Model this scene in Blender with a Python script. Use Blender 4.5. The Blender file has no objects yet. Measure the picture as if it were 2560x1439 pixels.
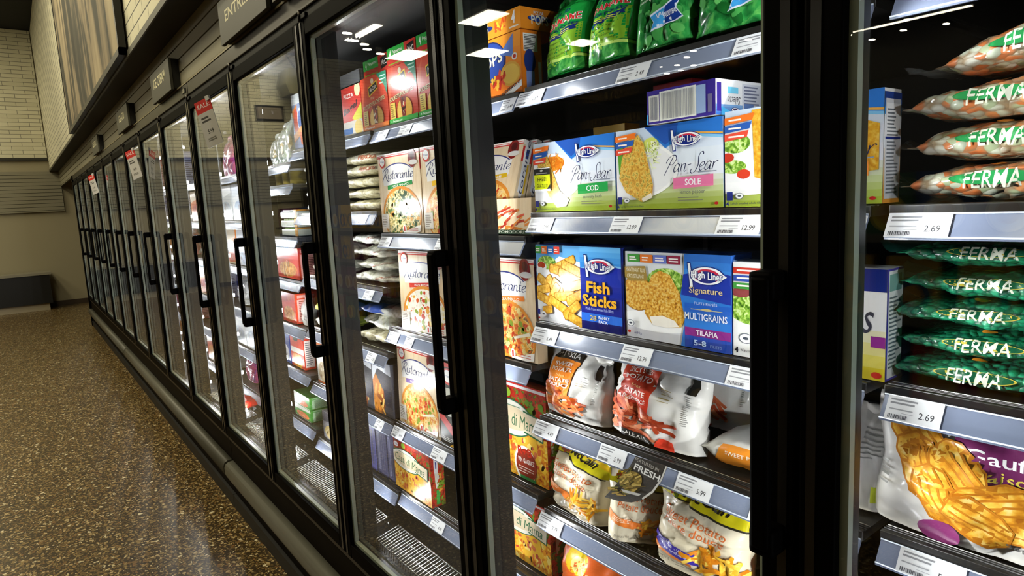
import bpy, bmesh, math, random
from mathutils import Vector, Matrix, noise
random.seed(7)
SC = bpy.context.scene
COL = SC.collection
PI = math.pi
W = 0.762            # door pitch
FZ = 0.40            # height of the door bottoms above the floor
# ------------------------------------------------------------------ camera, world, exposure
def cam_axes(yaw, pitch, roll):
    cy, sy, cp, sp = math.cos(yaw), math.sin(yaw), math.cos(pitch), math.sin(pitch)
    f = Vector((sy*cp, cy*cp, sp)); r = Vector((cy, -sy, 0)); u = r.cross(f)
    cr, sr = math.cos(roll), math.sin(roll)
    return r*cr+u*sr, u*cr-r*sr, f
cd = bpy.data.cameras.new('camera'); cam = bpy.data.objects.new('camera', cd); COL.objects.link(cam)
r_, u_, f_ = cam_axes(-0.92240, -0.13570, -0.05100)
m = Matrix((r_, u_, -f_)).transposed().to_4x4(); m.translation = Vector((1.9210, -0.7340, 1.1136+FZ)); cam.matrix_world = m
cd.sensor_width = 36; cd.lens = 1616.63/2560*36; cd.shift_y = -2/2560; cd.clip_start = 0.02; cd.clip_end = 60
SC.camera = cam
vs = SC.view_settings; vs.view_transform = 'Standard'; vs.look = 'None'; vs.exposure = 0.0; vs.gamma = 1.0; vs.use_curve_mapping = False
wd = bpy.data.worlds.new('store_air'); SC.world = wd; wd.use_nodes = True
wd.node_tree.nodes['Background'].inputs[0].default_value = (1, .9, .62, 1); wd.node_tree.nodes['Background'].inputs[1].default_value = 0.012
SC.cycles.max_bounces = 10; SC.cycles.transparent_max_bounces = 24; SC.cycles.glossy_bounces = 5
SC.cycles.sample_clamp_indirect = 6; SC.cycles.caustics_reflective = False; SC.cycles.caustics_refractive = False
LED_STRENGTH = 40.0
LED_WATT = 4.5
AISLE = 1.0
def area(name, loc, target, sx, sy, power, col=(1, .9, .62)):
    l = bpy.data.lights.new(name, 'AREA'); l.shape = 'RECTANGLE'; l.size = sx; l.size_y = sy; l.energy = power*AISLE; l.color = col
    o = bpy.data.objects.new(name, l); COL.objects.link(o); o.location = Vector(loc)+Vector((0, 0, FZ))
    d = Vector(target)-Vector(loc); o.rotation_euler = d.to_track_quat('-Z', 'Y').to_euler(); return o
# added area lights without fittings, filling the aisle, and the wash on the white brick
area('aisle_fill', (-2.0, -2.0, 4.2), (-2.0, -1.6, 0), 8, .5, 85)
area('aisle_fill', (-9.5, -2.4, 4.2), (-9.5, -2.0, 0), 5, .5, 70)
area('brick_wash', (-3.6, -1.5, 4.1), (-3.6, -.1, 2.5), 7, .15, 110)
area('brick_wash', (-11.2, -3.6, 4.3), (-12.4, -3.6, 2.8), .15, 4, 90)

# ------------------------------------------------------------------ materials
def lin(h):
    h = h.lstrip('#'); c = [int(h[i:i+2], 16)/255 for i in (0, 2, 4)]
    return tuple(x/12.92 if x <= .04045 else ((x+.055)/1.055)**2.4 for x in c)+(1,)
MATS = {}
def M(col, rough=.32, metal=0, spec=.5, emit=0, coat=0, key=None):
    k = key or (col, rough, metal, spec, emit, coat)
    if k in MATS: return MATS[k]
    m = bpy.data.materials.new('paint_'+col.strip('#')); m.use_nodes = True; b = m.node_tree.nodes['Principled BSDF']
    b.inputs['Base Color'].default_value = lin(col); b.inputs['Roughness'].default_value = rough
    b.inputs['Metallic'].default_value = metal; b.inputs['Specular IOR Level'].default_value = spec
    b.inputs['Coat Weight'].default_value = coat; b.inputs['Coat Roughness'].default_value = .12
    if emit: b.inputs['Emission Color'].default_value = lin(col); b.inputs['Emission Strength'].default_value = emit
    MATS[k] = m; return m
def NM(name, stops, scale=60, kind='noise', rough=.35, detail=3, bump=0, bscale=None, coat=0, stretch=None, dist=0, spec=.2):
    """mottled surface: a noise or cell pattern run through a colour ramp"""
    if name in MATS: return MATS[name]
    m = bpy.data.materials.new(name); m.use_nodes = True; nt = m.node_tree; b = nt.nodes['Principled BSDF']; N = nt.nodes.new; L = nt.links.new
    tc = N('ShaderNodeTexCoord'); mp = N('ShaderNodeMapping'); L(tc.outputs['Object'], mp.inputs[0])
    if stretch: mp.inputs['Scale'].default_value = stretch
    if kind == 'noise':
        t = N('ShaderNodeTexNoise'); t.inputs['Scale'].default_value = scale; t.inputs['Detail'].default_value = detail; t.inputs['Distortion'].default_value = dist; out = t.outputs['Fac']
    else:
        t = N('ShaderNodeTexVoronoi'); t.inputs['Scale'].default_value = scale; s = N('ShaderNodeSeparateColor'); L(t.outputs['Color'], s.inputs[0]); out = s.outputs[0]
    L(mp.outputs[0], t.inputs['Vector'])
    r = N('ShaderNodeValToRGB'); L(out, r.inputs[0]); cr = r.color_ramp
    if kind != 'noise': cr.interpolation = 'CONSTANT'
    while len(cr.elements) < len(stops): cr.elements.new(.5)
    for e, (p, c) in zip(cr.elements, stops): e.position = p; e.color = lin(c)
    L(r.outputs[0], b.inputs['Base Color']); b.inputs['Roughness'].default_value = rough; b.inputs['Coat Weight'].default_value = coat; b.inputs['Coat Roughness'].default_value = .1
    b.inputs['Specular IOR Level'].default_value = spec
    if bump:
        bn = N('ShaderNodeBump'); bn.inputs['Strength'].default_value = bump; bn.inputs['Distance'].default_value = .004
        if bscale:
            t2 = N('ShaderNodeTexNoise'); t2.inputs['Scale'].default_value = bscale; t2.inputs['Detail'].default_value = 4; L(tc.outputs['Object'], t2.inputs['Vector']); L(t2.outputs['Fac'], bn.inputs['Height'])
        else: L(t.outputs['Distance'] if kind != 'noise' else out, bn.inputs['Height'])
        L(bn.outputs[0], b.inputs['Normal'])
    MATS[name] = m; return m
def veg_mat(name, cols, gap, scale, coat=.7):
    """frozen vegetables pressed against clear film: rounded cells with dark gaps between"""
    m = bpy.data.materials.new(name); m.use_nodes = True; nt = m.node_tree; b = nt.nodes['Principled BSDF']; N = nt.nodes.new; L = nt.links.new
    tc = N('ShaderNodeTexCoord'); v = N('ShaderNodeTexVoronoi'); v.inputs['Scale'].default_value = scale; v.inputs['Randomness'].default_value = .8; L(tc.outputs['Object'], v.inputs['Vector'])
    s = N('ShaderNodeSeparateColor'); L(v.outputs['Color'], s.inputs[0]); r = N('ShaderNodeValToRGB'); r.color_ramp.interpolation = 'CONSTANT'; L(s.outputs[0], r.inputs[0])
    while len(r.color_ramp.elements) < len(cols): r.color_ramp.elements.new(.5)
    for i, (e, c) in enumerate(zip(r.color_ramp.elements, cols)): e.position = i/len(cols); e.color = lin(c)
    g = N('ShaderNodeMapRange'); g.inputs['From Min'].default_value = .42; g.inputs['From Max'].default_value = .75; L(v.outputs['Distance'], g.inputs['Value'])
    mx = N('ShaderNodeMix'); mx.data_type = 'RGBA'; L(g.outputs[0], mx.inputs[0]); L(r.outputs[0], mx.inputs[6]); mx.inputs[7].default_value = lin(gap); L(mx.outputs[2], b.inputs['Base Color'])
    p = N('ShaderNodeMath'); p.operation = 'POWER'; p.inputs[1].default_value = 2; L(v.outputs['Distance'], p.inputs[0]); bn = N('ShaderNodeBump'); bn.invert = True; bn.inputs['Strength'].default_value = .8; bn.inputs['Distance'].default_value = .006; L(p.outputs[0], bn.inputs['Height']); L(bn.outputs[0], b.inputs['Normal'])
    t2 = N('ShaderNodeTexNoise'); t2.inputs['Scale'].default_value = 30; t2.inputs['Detail'].default_value = 4; L(tc.outputs['Object'], t2.inputs['Vector']); b2 = N('ShaderNodeBump'); b2.inputs['Strength'].default_value = .7; b2.inputs['Distance'].default_value = .008; L(t2.outputs['Fac'], b2.inputs['Height']); L(b2.outputs[0], b.inputs['Coat Normal'])
    b.inputs['Roughness'].default_value = .4; b.inputs['Coat Weight'].default_value = coat; b.inputs['Coat Roughness'].default_value = .08; MATS[name] = m; return m
def glass_mat(name, f0=.045, tint=(.97, .98, .97), rough=0.0):
    """clear pane: transparent with a mirror share that rises towards grazing view (Schlick)"""
    if name in MATS: return MATS[name]
    m = bpy.data.materials.new(name); m.use_nodes = True; nt = m.node_tree; nt.nodes.clear(); N = nt.nodes.new; L = nt.links.new
    g = N('ShaderNodeNewGeometry'); d = N('ShaderNodeVectorMath'); d.operation = 'DOT_PRODUCT'; L(g.outputs['Normal'], d.inputs[0]); L(g.outputs['Incoming'], d.inputs[1])
    def mth(op, a, b=None):
        n = N('ShaderNodeMath'); n.operation = op
        for i, x in enumerate((a, b)):
            if x is None: continue
            if isinstance(x, (int, float)): n.inputs[i].default_value = x
            else: L(x, n.inputs[i])
        return n.outputs[0]
    c = mth('ABSOLUTE', d.outputs['Value']); p = mth('POWER', mth('SUBTRACT', 1, c), 5)
    fr = mth('ADD', f0, mth('MULTIPLY', p, 1-f0))
    t = N('ShaderNodeBsdfTransparent'); t.inputs[0].default_value = tint+(1,); gl = N('ShaderNodeBsdfGlossy'); gl.inputs['Roughness'].default_value = rough
    mx = N('ShaderNodeMixShader'); L(fr, mx.inputs[0]); L(t.outputs[0], mx.inputs[1]); L(gl.outputs[0], mx.inputs[2])
    o = N('ShaderNodeOutputMaterial'); L(mx.outputs[0], o.inputs[0]); MATS[name] = m; return m
def film_mat(name, col, amount=.5, bscale=25):
    """clear plastic film: part see-through, part glossy plastic, crinkled"""
    if name in MATS: return MATS[name]
    m = M(col, .15, key=name); nt = m.node_tree; N = nt.nodes.new; L = nt.links.new; b = nt.nodes['Principled BSDF']; b.inputs['Alpha'].default_value = amount
    tc = N('ShaderNodeTexCoord'); t = N('ShaderNodeTexNoise'); t.inputs['Scale'].default_value = bscale; t.inputs['Detail'].default_value = 3; L(tc.outputs['Object'], t.inputs['Vector'])
    bn = N('ShaderNodeBump'); bn.inputs['Strength'].default_value = .8; bn.inputs['Distance'].default_value = .01; L(t.outputs['Fac'], bn.inputs['Height']); L(bn.outputs[0], b.inputs['Normal'])
    return m
BLACK = M('#161514', .35); FRAME = M('#060505', .5, spec=.13); DARK = M('#0b0b0b', .6, spec=.2)
STEEL = M('#26211b', .36, 1); CHROME = M('#c9c9c4', .2, 1); KICK = M('#120d09', .5, spec=.2); BUMP = M('#5c5b50', .45)
for q_ in (FRAME, KICK): q_.node_tree.nodes['Principled BSDF'].inputs['IOR'].default_value = 1.16
# ------------------------------------------------------------------ mesh helpers
class B:
    """collects shapes with materials, then links them as one mesh object"""
    def __init__(s): s.bm = bmesh.new(); s.mats = []
    def mi(s, m):
        if m not in s.mats: s.mats.append(m)
        return s.mats.index(m)
    def box(s, x0, x1, y0, y1, z0, z1, m, bev=0):
        vs = [s.bm.verts.new(p) for p in ((x0,y0,z0),(x1,y0,z0),(x1,y1,z0),(x0,y1,z0),(x0,y0,z1),(x1,y0,z1),(x1,y1,z1),(x0,y1,z1))]
        i = s.mi(m); fs = []
        for q in ((0,3,2,1),(4,5,6,7),(0,1,5,4),(1,2,6,5),(2,3,7,6),(3,0,4,7)):
            f = s.bm.faces.new([vs[k] for k in q]); f.material_index = i; fs.append(f)
        if bev:
            es = list({e for f in fs for e in f.edges}); r = bmesh.ops.bevel(s.bm, geom=es, offset=bev, segments=2, affect='EDGES', profile=.6)
            for f in r['faces']: f.material_index = i; f.smooth = True
        return s
    def prism(s, pts, x0, x1, m, axis='x'):
        """polygon (y,z) swept along x, or (x,z) swept along y, or (x,y) along z"""
        def P(a, b, t): return (t, a, b) if axis == 'x' else (a, t, b) if axis == 'y' else (a, b, t)
        A = [s.bm.verts.new(P(a, b, x0)) for a, b in pts]; C = [s.bm.verts.new(P(a, b, x1)) for a, b in pts]; i = s.mi(m); n = len(pts); fs = []
        for k in range(n): fs.append(s.bm.faces.new((A[k], A[(k+1) % n], C[(k+1) % n], C[k])))
        fs += [s.bm.faces.new(A[::-1]), s.bm.faces.new(C)]
        for f in fs: f.material_index = i
        bmesh.ops.recalc_face_normals(s.bm, faces=fs); return s
    def tube(s, pts, r, m, n=8, closed=False):
        pts = [Vector(p) for p in pts]; i = s.mi(m); rings = []
        for k, p in enumerate(pts):
            d = (pts[min(k+1, len(pts)-1)]-pts[max(k-1, 0)]).normalized(); a = Vector((0, 0, 1)) if abs(d.z) < .9 else Vector((1, 0, 0))
            e1 = d.cross(a).normalized(); e2 = d.cross(e1); rr = r[k] if isinstance(r, (list, tuple)) else r
            rings.append([s.bm.verts.new(p+e1*rr*math.cos(t*2*PI/n)+e2*rr*math.sin(t*2*PI/n)) for t in range(n)])
        for a, b in zip(rings, rings[1:]):
            for t in range(n):
                f = s.bm.faces.new((a[t], a[(t+1) % n], b[(t+1) % n], b[t])); f.material_index = i; f.smooth = True
        for q in (rings[0][::-1], rings[-1]):
            f = s.bm.faces.new(q); f.material_index = i
        return s
    def cyl(s, c, r, h, m, axis='z', n=20, r2=None):
        c = Vector(c); d = {'x': Vector((h, 0, 0)), 'y': Vector((0, h, 0)), 'z': Vector((0, 0, h))}[axis]
        return s.tube([c, c+d], [r, r if r2 is None else r2], m, n)
    def face(s, pts, m, smooth=False):
        f = s.bm.faces.new([s.bm.verts.new(p) for p in pts]); f.material_index = s.mi(m); f.smooth = smooth; return f
    def obj(s, name, parent=None, loc=None, rot=None):
        me = bpy.data.meshes.new(name); s.bm.normal_update(); s.bm.to_mesh(me); s.bm.free()
        for mm in s.mats: me.materials.append(mm)
        o = bpy.data.objects.new(name, me); COL.objects.link(o)
        if parent: o.parent = parent
        if loc: o.location = loc
        if rot: o.rotation_euler = rot
        return o
def tag(o, label=None, cat=None, group=None, kind=None):
    if label: o['label'] = label
    if cat: o['category'] = cat
    if group: o['group'] = group
    if kind: o['kind'] = kind
    return o
def empty(name, loc=(0, 0, 0), rot=(0, 0, 0)):
    o = bpy.data.objects.new(name, None); o.empty_display_size = .05; COL.objects.link(o); o.location = loc; o.rotation_euler = rot; return o
def copy_tree(o, parent=None):
    c = o.copy(); COL.objects.link(c); c.parent = parent
    for ch in list(o.children): copy_tree(ch, c)
    return c
# ------------------------------------------------------------------ print on packs
TXT = {}
def text2d(s, bold=0, shear=0):
    """flat letter shapes: (verts, faces, width, height), lower left at 0,0"""
    k = (s, bold, shear)
    if k in TXT: return TXT[k]
    cu = bpy.data.curves.new('lettering', 'FONT'); cu.body = s; cu.resolution_u = 2; cu.offset = bold; cu.shear = shear; cu.fill_mode = 'FRONT'; cu.align_x = 'CENTER'
    o = bpy.data.objects.new('lettering', cu); me = o.to_mesh()
    vs = [(v.co.x, v.co.y) for v in me.vertices]; fs = [tuple(p.vertices) for p in me.polygons]
    o.to_mesh_clear(); bpy.data.objects.remove(o); bpy.data.curves.remove(cu)
    if not vs: TXT[k] = ([], [], 1, 1); return TXT[k]
    x0 = min(v[0] for v in vs); x1 = max(v[0] for v in vs); y0 = min(v[1] for v in vs); y1 = max(v[1] for v in vs)
    TXT[k] = ([(x-x0, y-y0) for x, y in vs], fs, max(x1-x0, 1e-4), max(y1-y0, 1e-4)); return TXT[k]
def mix(a, b, t):
    a = [int(a[i:i+2], 16) for i in (1, 3, 5)]; b = [int(b[i:i+2], 16) for i in (1, 3, 5)]
    return '#%02x%02x%02x' % tuple(round(x+(y-x)*t) for x, y in zip(a, b))
SCRIPT = {
 'P': ([[(.0, -.35), (.3, .5), (.55, 1.3), (.75, 1.95)], [(-.1, 1.15), (.05, 1.65), (.5, 2.05), (1.05, 2.05), (1.3, 1.65), (1.1, 1.15), (.75, .92), (.45, 1.0)]], 1.2),
 'R': ([[(.0, -.35), (.3, .5), (.55, 1.3), (.75, 1.95)], [(-.2, 1.3), (.05, 1.75), (.5, 2.05), (1.05, 2.05), (1.25, 1.65), (1.05, 1.2), (.6, 1.0)], [(.6, 1.0), (.85, .5), (1.15, -.1), (1.6, -.45), (2.0, -.3)]], 1.35),
 'a': ([[(.75, .85), (.5, 1.0), (.2, .8), (.08, .4), (.2, .05), (.45, .08), (.7, .45), (.8, .95)], [(.8, .95), (.75, .4), (.82, .05), (1.0, .15)]], 1.0),
 'n': ([[(.1, 1.0), (.12, .5), (.1, .0)], [(.1, .55), (.35, .93), (.6, .93), (.65, .5), (.66, .1), (.8, .02), (.95, .2)]], .97),
 '-': ([[(.0, .8), (.5, .84)]], .55),
 'S': ([[(1.35, 1.85), (1.25, 2.15), (.95, 2.15), (.75, 1.75), (.85, 1.2), (.95, .6), (.75, .0), (.4, -.28), (.08, -.08), (.15, .25)]], 1.1),
 'e': ([[(.1, .45), (.5, .55), (.7, .75), (.6, .98), (.35, .95), (.12, .6), (.15, .2), (.4, .0), (.8, .25)]], .8),
 'r': ([[(.1, .95), (.15, .4), (.12, .0)], [(.13, .5), (.3, .85), (.55, 1.0), (.7, .88)]], .72),
 'i': ([[(.1, .95), (.12, .3), (.2, .03), (.4, .15)], [(.2, 1.35), (.25, 1.48)]], .42),
 's': ([[(.08, .12), (.3, .0), (.5, .2), (.4, .5), (.22, .75), (.38, 1.0), (.6, .9)]], .66),
 't': ([[(.22, 1.7), (.18, .6), (.2, .1), (.35, .0), (.55, .15)], [(-.02, 1.0), (.45, 1.03)]], .55),
 'o': ([[(.4, 1.0), (.12, .75), (.12, .25), (.4, .0), (.68, .25), (.68, .7), (.4, 1.0), (.8, .95)]], .82)}
class Art:
    """flat printed artwork; coordinates are fractions of the panel's width and height, clipped to the panel"""
    STEP = .00009
    def __init__(s, w, h, rough=.13): s.w, s.h, s.rough = w, h, rough; s.F = []; s.n = 0
    def m(s, c): return c if not isinstance(c, str) else M(c, s.rough, spec=.13)
    def P(s, pts, c, next_layer=True):
        if next_layer: s.n += 1
        s.F.append(([(u*s.w, v*s.h) for u, v in pts], s.m(c), s.n)); return s
    def R(s, a, b, c, d, col): return s.P([(a, b), (c, b), (c, d), (a, d)], col)
    def E(s, u, v, ru, rv, col, n=20, rot=0, a0=0, a1=2*PI):
        k = s.w/s.h; pts = []
        full = a1-a0 > 6.28
        for i in range(n+(0 if full else 1)):
            t = a0+(a1-a0)*i/n; x, y = ru*math.cos(t), rv*math.sin(t)/k
            pts.append((u+x*math.cos(rot)-y*math.sin(rot), v+(x*math.sin(rot)+y*math.cos(rot))*k))
        return s.P(pts, col)
    def grad(s, a, b, c, d, c0, c1, n=6):
        s.n += 1
        for i in range(n): s.P([(a, b+(d-b)*i/n), (c, b+(d-b)*i/n), (c, b+(d-b)*(i+1)/n), (a, b+(d-b)*(i+1)/n)], mix(c0, c1, (i+.5)/n), False)
        return s
    def T(s, t, u, v, h, col, wid=None, bold=0, shear=0, rot=0):
        vs, fs, tw, th = text2d(t, bold, shear); s.n += 1
        sy = h*s.h/th; sx = sy if wid is None else wid*s.w/tw; cr, sr = math.cos(rot), math.sin(rot); mm = s.m(col)
        q = [((x-tw/2)*sx, (y-th/2)*sy) for x, y in vs]; q = [(u*s.w+x*cr-y*sr, v*s.h+x*sr+y*cr) for x, y in q]
        for f in fs: s.F.append(([q[i] for i in f], mm, s.n))
        return s
    def S(s, t, u, v, hgt, col, wid, shear=.3, pen=.105):
        """handwritten word drawn with a broad pen: hgt is the height of one x-height unit"""
        x = 0; segs = []
        for ch in t:
            st, adv = SCRIPT[ch]
            for pts in st:
                q = []
                for i in range(len(pts)-1):
                    p0, p1_, p2_, p3_ = pts[max(i-1, 0)], pts[i], pts[i+1], pts[min(i+2, len(pts)-1)]
                    for k in range(5):
                        f = k/5; q.append(tuple(.5*(2*p1_[d]+(p2_[d]-p0[d])*f+(2*p0[d]-5*p1_[d]+4*p2_[d]-p3_[d])*f*f+(3*p1_[d]-p0[d]-3*p2_[d]+p3_[d])*f**3) for d in (0, 1)))
                q.append(pts[-1]); segs.append([(x+a+shear*b, b) for a, b in q])
            x += adv
        x1 = max(p[0] for g in segs for p in g); sx = wid*s.w/x1; sy = hgt*s.h; s.n += 1; mm = s.m(col)
        for g in segs:
            L = []
            for i, p in enumerate(g):
                a, b = g[max(i-1, 0)], g[min(i+1, len(g)-1)]; dx, dy = b[0]-a[0], b[1]-a[1]; l = math.hypot(dx, dy) or 1; ang = math.atan2(dy, dx)
                t = pen*(.32+.68*abs(math.sin(ang-.45)))*(.6 if i in (0, len(g)-1) else 1); L.append(((p[0]-dy/l*t, p[1]+dx/l*t), (p[0]+dy/l*t, p[1]-dx/l*t)))
            for (a, b), (c, d) in zip(L, L[1:]):
                s.F.append(([(u*s.w+(p[0]-x1/2)*sx, v*s.h+(p[1]-.5)*sy) for p in (a, b, d, c)], mm, s.n))
        return s
    def lines(s, a, b, c, d, n, col, seed=1, fill=.35):
        rr = random.Random(seed); s.n += 1
        for i in range(n):
            v = d-(d-b)*(i+.5)/n; t = (d-b)/n*fill/2; e = a+(c-a)*rr.uniform(.55, 1)
            s.P([(a, v-t), (e, v-t), (e, v+t), (a, v+t)], col, False)
        return s
    def bars(s, a, b, c, d, n, col, seed=3):
        rr = random.Random(seed); x = a; s.n += 1
        while x < c:
            t = (c-a)/n*rr.uniform(.3, .9); s.P([(x, b), (min(x+t, c), b), (min(x+t, c), d), (x, d)], col, False); x += t+(c-a)/n*rr.uniform(.3, .8)
        return s
    def scatter(s, u, v, ru, rv, n, cols, size, seed=1, asp=(.4, 1), poly=6, layers=4):
        """random flecks inside an ellipse"""
        rr = random.Random(seed); base = s.n
        for i in range(n):
            a = rr.uniform(0, 2*PI); q = math.sqrt(rr.random()); sz = size*rr.uniform(.6, 1.2)
            s.n = base+(i % layers)
            s.E(u+ru*q*math.cos(a), v+rv*q*math.sin(a), sz, sz*rr.uniform(*asp), rr.choice(cols), poly, rr.uniform(0, PI))
        s.n = base+layers+1; return s
    def sticks(s, u, v, ru, rv, n, cols, ln, th, seed=1, ang=(0, PI)):
        rr = random.Random(seed); k = s.w/s.h; base = s.n
        for i in range(n):
            a = rr.uniform(0, 2*PI); q = math.sqrt(rr.random()); x, y = u+ru*q*math.cos(a), v+rv*q*math.sin(a); t = rr.uniform(*ang); l, h = ln*rr.uniform(.7, 1.2), th*rr.uniform(.7, 1.2)
            c, d = math.cos(t), math.sin(t); s.n = base+i % 6
            s.P([(x+(a1*l*c-b1*h*d), y+(a1*l*d+b1*h*c)*k) for a1, b1 in ((-1, -.7), (-.8, -1), (.85, -1), (1, -.5), (1, .8), (-.9, 1))], rr.choice(cols))
        s.n = base+8; return s
    def clip(s, bm, w, h):
        for co, no in (((0, 0, 0), (1, 0, 0)), ((w, 0, 0), (-1, 0, 0)), ((0, 0, 0), (0, 1, 0)), ((0, h, 0), (0, -1, 0))):
            bmesh.ops.bisect_plane(bm, geom=bm.verts[:]+bm.edges[:]+bm.faces[:], plane_co=co, plane_no=no, clear_inner=True)
    def build(s, name, parent, fn=None, cuts=None, smooth=False):
        """fn(x, y, lift) -> point; default: the plane facing -y with its lower left at the origin"""
        b = B(); bm = b.bm; lay = bm.faces.layers.int.new('lay')
        for pts, mm, n in s.F:
            try: f = bm.faces.new([bm.verts.new((x, y, 0)) for x, y in pts])
            except ValueError: continue
            f.material_index = b.mi(mm); f[lay] = n; f.smooth = smooth
        bm.normal_update(); bad = [f for f in bm.faces if f.normal.z < 0]
        bmesh.ops.reverse_faces(bm, faces=bad); s.clip(bm, s.w, s.h)
        if cuts:
            bmesh.ops.triangulate(bm, faces=[f for f in bm.faces if len(f.verts) > 4])
            for i in range(1, cuts[0]): bmesh.ops.bisect_plane(bm, geom=bm.verts[:]+bm.edges[:]+bm.faces[:], plane_co=(s.w*i/cuts[0], 0, 0), plane_no=(1, 0, 0))
            for i in range(1, cuts[1]): bmesh.ops.bisect_plane(bm, geom=bm.verts[:]+bm.edges[:]+bm.faces[:], plane_co=(0, s.h*i/cuts[1], 0), plane_no=(0, 1, 0))
        fn = fn or (lambda x, y, t: (x, -t, y))
        for v in bm.verts:
            t = (v.link_faces[0][lay] if v.link_faces else 0)*s.STEP+.0003; v.co = fn(v.co.x, v.co.y, t)
        bm.faces.layers.int.remove(lay)
        return b.obj(name, parent)
# ================================================================== the setting
def floor_mat():
    m = bpy.data.materials.new('terrazzo'); m.use_nodes = True; nt = m.node_tree; b = nt.nodes['Principled BSDF']; N = nt.nodes.new; L = nt.links.new
    tc = N('ShaderNodeTexCoord'); wn = N('ShaderNodeTexNoise'); wn.inputs['Scale'].default_value = 50; L(tc.outputs['Object'], wn.inputs['Vector'])
    mx = N('ShaderNodeMix'); mx.data_type = 'RGBA'; mx.inputs[0].default_value = .025; L(tc.outputs['Object'], mx.inputs[6]); L(wn.outputs['Color'], mx.inputs[7])
    def cells(scale, stops):
        v = N('ShaderNodeTexVoronoi'); v.inputs['Scale'].default_value = scale; L(mx.outputs[2], v.inputs['Vector'])
        s = N('ShaderNodeSeparateColor'); L(v.outputs['Color'], s.inputs[0]); r = N('ShaderNodeValToRGB'); r.color_ramp.interpolation = 'CONSTANT'; L(s.outputs[0], r.inputs[0])
        while len(r.color_ramp.elements) < len(stops): r.color_ramp.elements.new(.5)
        for e, (p, c) in zip(r.color_ramp.elements, stops): e.position = p; e.color = lin(c)
        d = N('ShaderNodeMath'); d.operation = 'LESS_THAN'; d.inputs[1].default_value = .46; L(v.outputs['Distance'], d.inputs[0]); return r.outputs[0], d.outputs[0], s.outputs[1]
    c1, d1, _ = cells(92, [(0, '#5c4a28'), (.2, '#82693c'), (.4, '#9c8452'), (.55, '#665230'), (.7, '#b39a68'), (.82, '#8a6438'), (.93, '#d6c79e')])
    c2, d2, p2 = cells(54, [(0, '#6e5832'), (.35, '#957c4c'), (.6, '#bda678'), (.8, '#7d6036'), (.93, '#dfd3b0')])
    a = N('ShaderNodeMix'); a.data_type = 'RGBA'; a.inputs[6].default_value = lin('#3a2d18'); L(d1, a.inputs[0]); L(c1, a.inputs[7])
    g = N('ShaderNodeMath'); g.operation = 'GREATER_THAN'; g.inputs[1].default_value = .62; L(p2, g.inputs[0]); h = N('ShaderNodeMath'); h.operation = 'MULTIPLY'; L(g.outputs[0], h.inputs[0]); L(d2, h.inputs[1])
    e = N('ShaderNodeMix'); e.data_type = 'RGBA'; L(h.outputs[0], e.inputs[0]); L(a.outputs[2], e.inputs[6]); L(c2, e.inputs[7])
    L(e.outputs[2], b.inputs['Base Color']); b.inputs['Roughness'].default_value = .3; b.inputs['Specular IOR Level'].default_value = .35; return m
def brick_mat(name, c1, c2, mortar, sc=1, axis='y'):
    m = bpy.data.materials.new(name); m.use_nodes = True; nt = m.node_tree; b = nt.nodes['Principled BSDF']; N = nt.nodes.new; L = nt.links.new
    tc = N('ShaderNodeTexCoord'); s = N('ShaderNodeSeparateXYZ'); L(tc.outputs['Object'], s.inputs[0]); c = N('ShaderNodeCombineXYZ'); L(s.outputs[0 if axis == 'y' else 1], c.inputs[0]); L(s.outputs[2], c.inputs[1])
    t = N('ShaderNodeTexBrick'); L(c.outputs[0], t.inputs['Vector']); t.inputs['Scale'].default_value = sc; t.inputs['Brick Width'].default_value = .3; t.inputs['Row Height'].default_value = .068; t.inputs['Mortar Size'].default_value = .004; t.inputs['Mortar Smooth'].default_value = .4
    t.inputs['Color1'].default_value = lin(c1); t.inputs['Color2'].default_value = lin(c2); t.inputs['Mortar'].default_value = lin(mortar)
    L(t.outputs['Color'], b.inputs['Base Color']); bn = N('ShaderNodeBump'); bn.inputs['Strength'].default_value = .6; bn.inputs['Distance'].default_value = .006; bn.invert = True; L(t.outputs['Fac'], bn.inputs['Height']); L(bn.outputs[0], b.inputs['Normal']); b.inputs['Roughness'].default_value = .8; return m
BRICK = brick_mat('white_painted_brick', '#e6e1c6', '#d8d3b8', '#6b6a66')
XW = -12.4; XR = 4.2; YF = -8.0
def st(o): o['kind'] = 'structure'; return o
b = B(); b.box(XW-.1, XR, YF, 1.2, -.45, -.40, floor_mat()); st(b.obj('floor'))
b = B(); b.box(XW-.1, XR, YF, 1.2, 4.42, 4.5, M('#060606', .9)); st(b.obj('ceiling'))
SLAT = M('#8b8670', .6); SLATD = M('#1d1b14', .8)
def slats(bb, x0, x1, y, z0, z1, pitch=.0625, along='x'):
    """boards with dark grooves"""
    z = z1
    def bx(a, c, d0, d1, q0, q1, m): bb.box(a, c, d0, d1, q0, q1, m) if along == 'x' else bb.box(d0, d1, a, c, q0, q1, m)
    bx(x0, x1, y, y+.02, z0, z1, SLATD)
    while z > z0+.01:
        bx(x0, x1, *((y-.012, y) if along == 'x' else (y+.02, y+.032)), max(z-pitch+.007, z0), z, SLAT); z -= pitch
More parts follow.
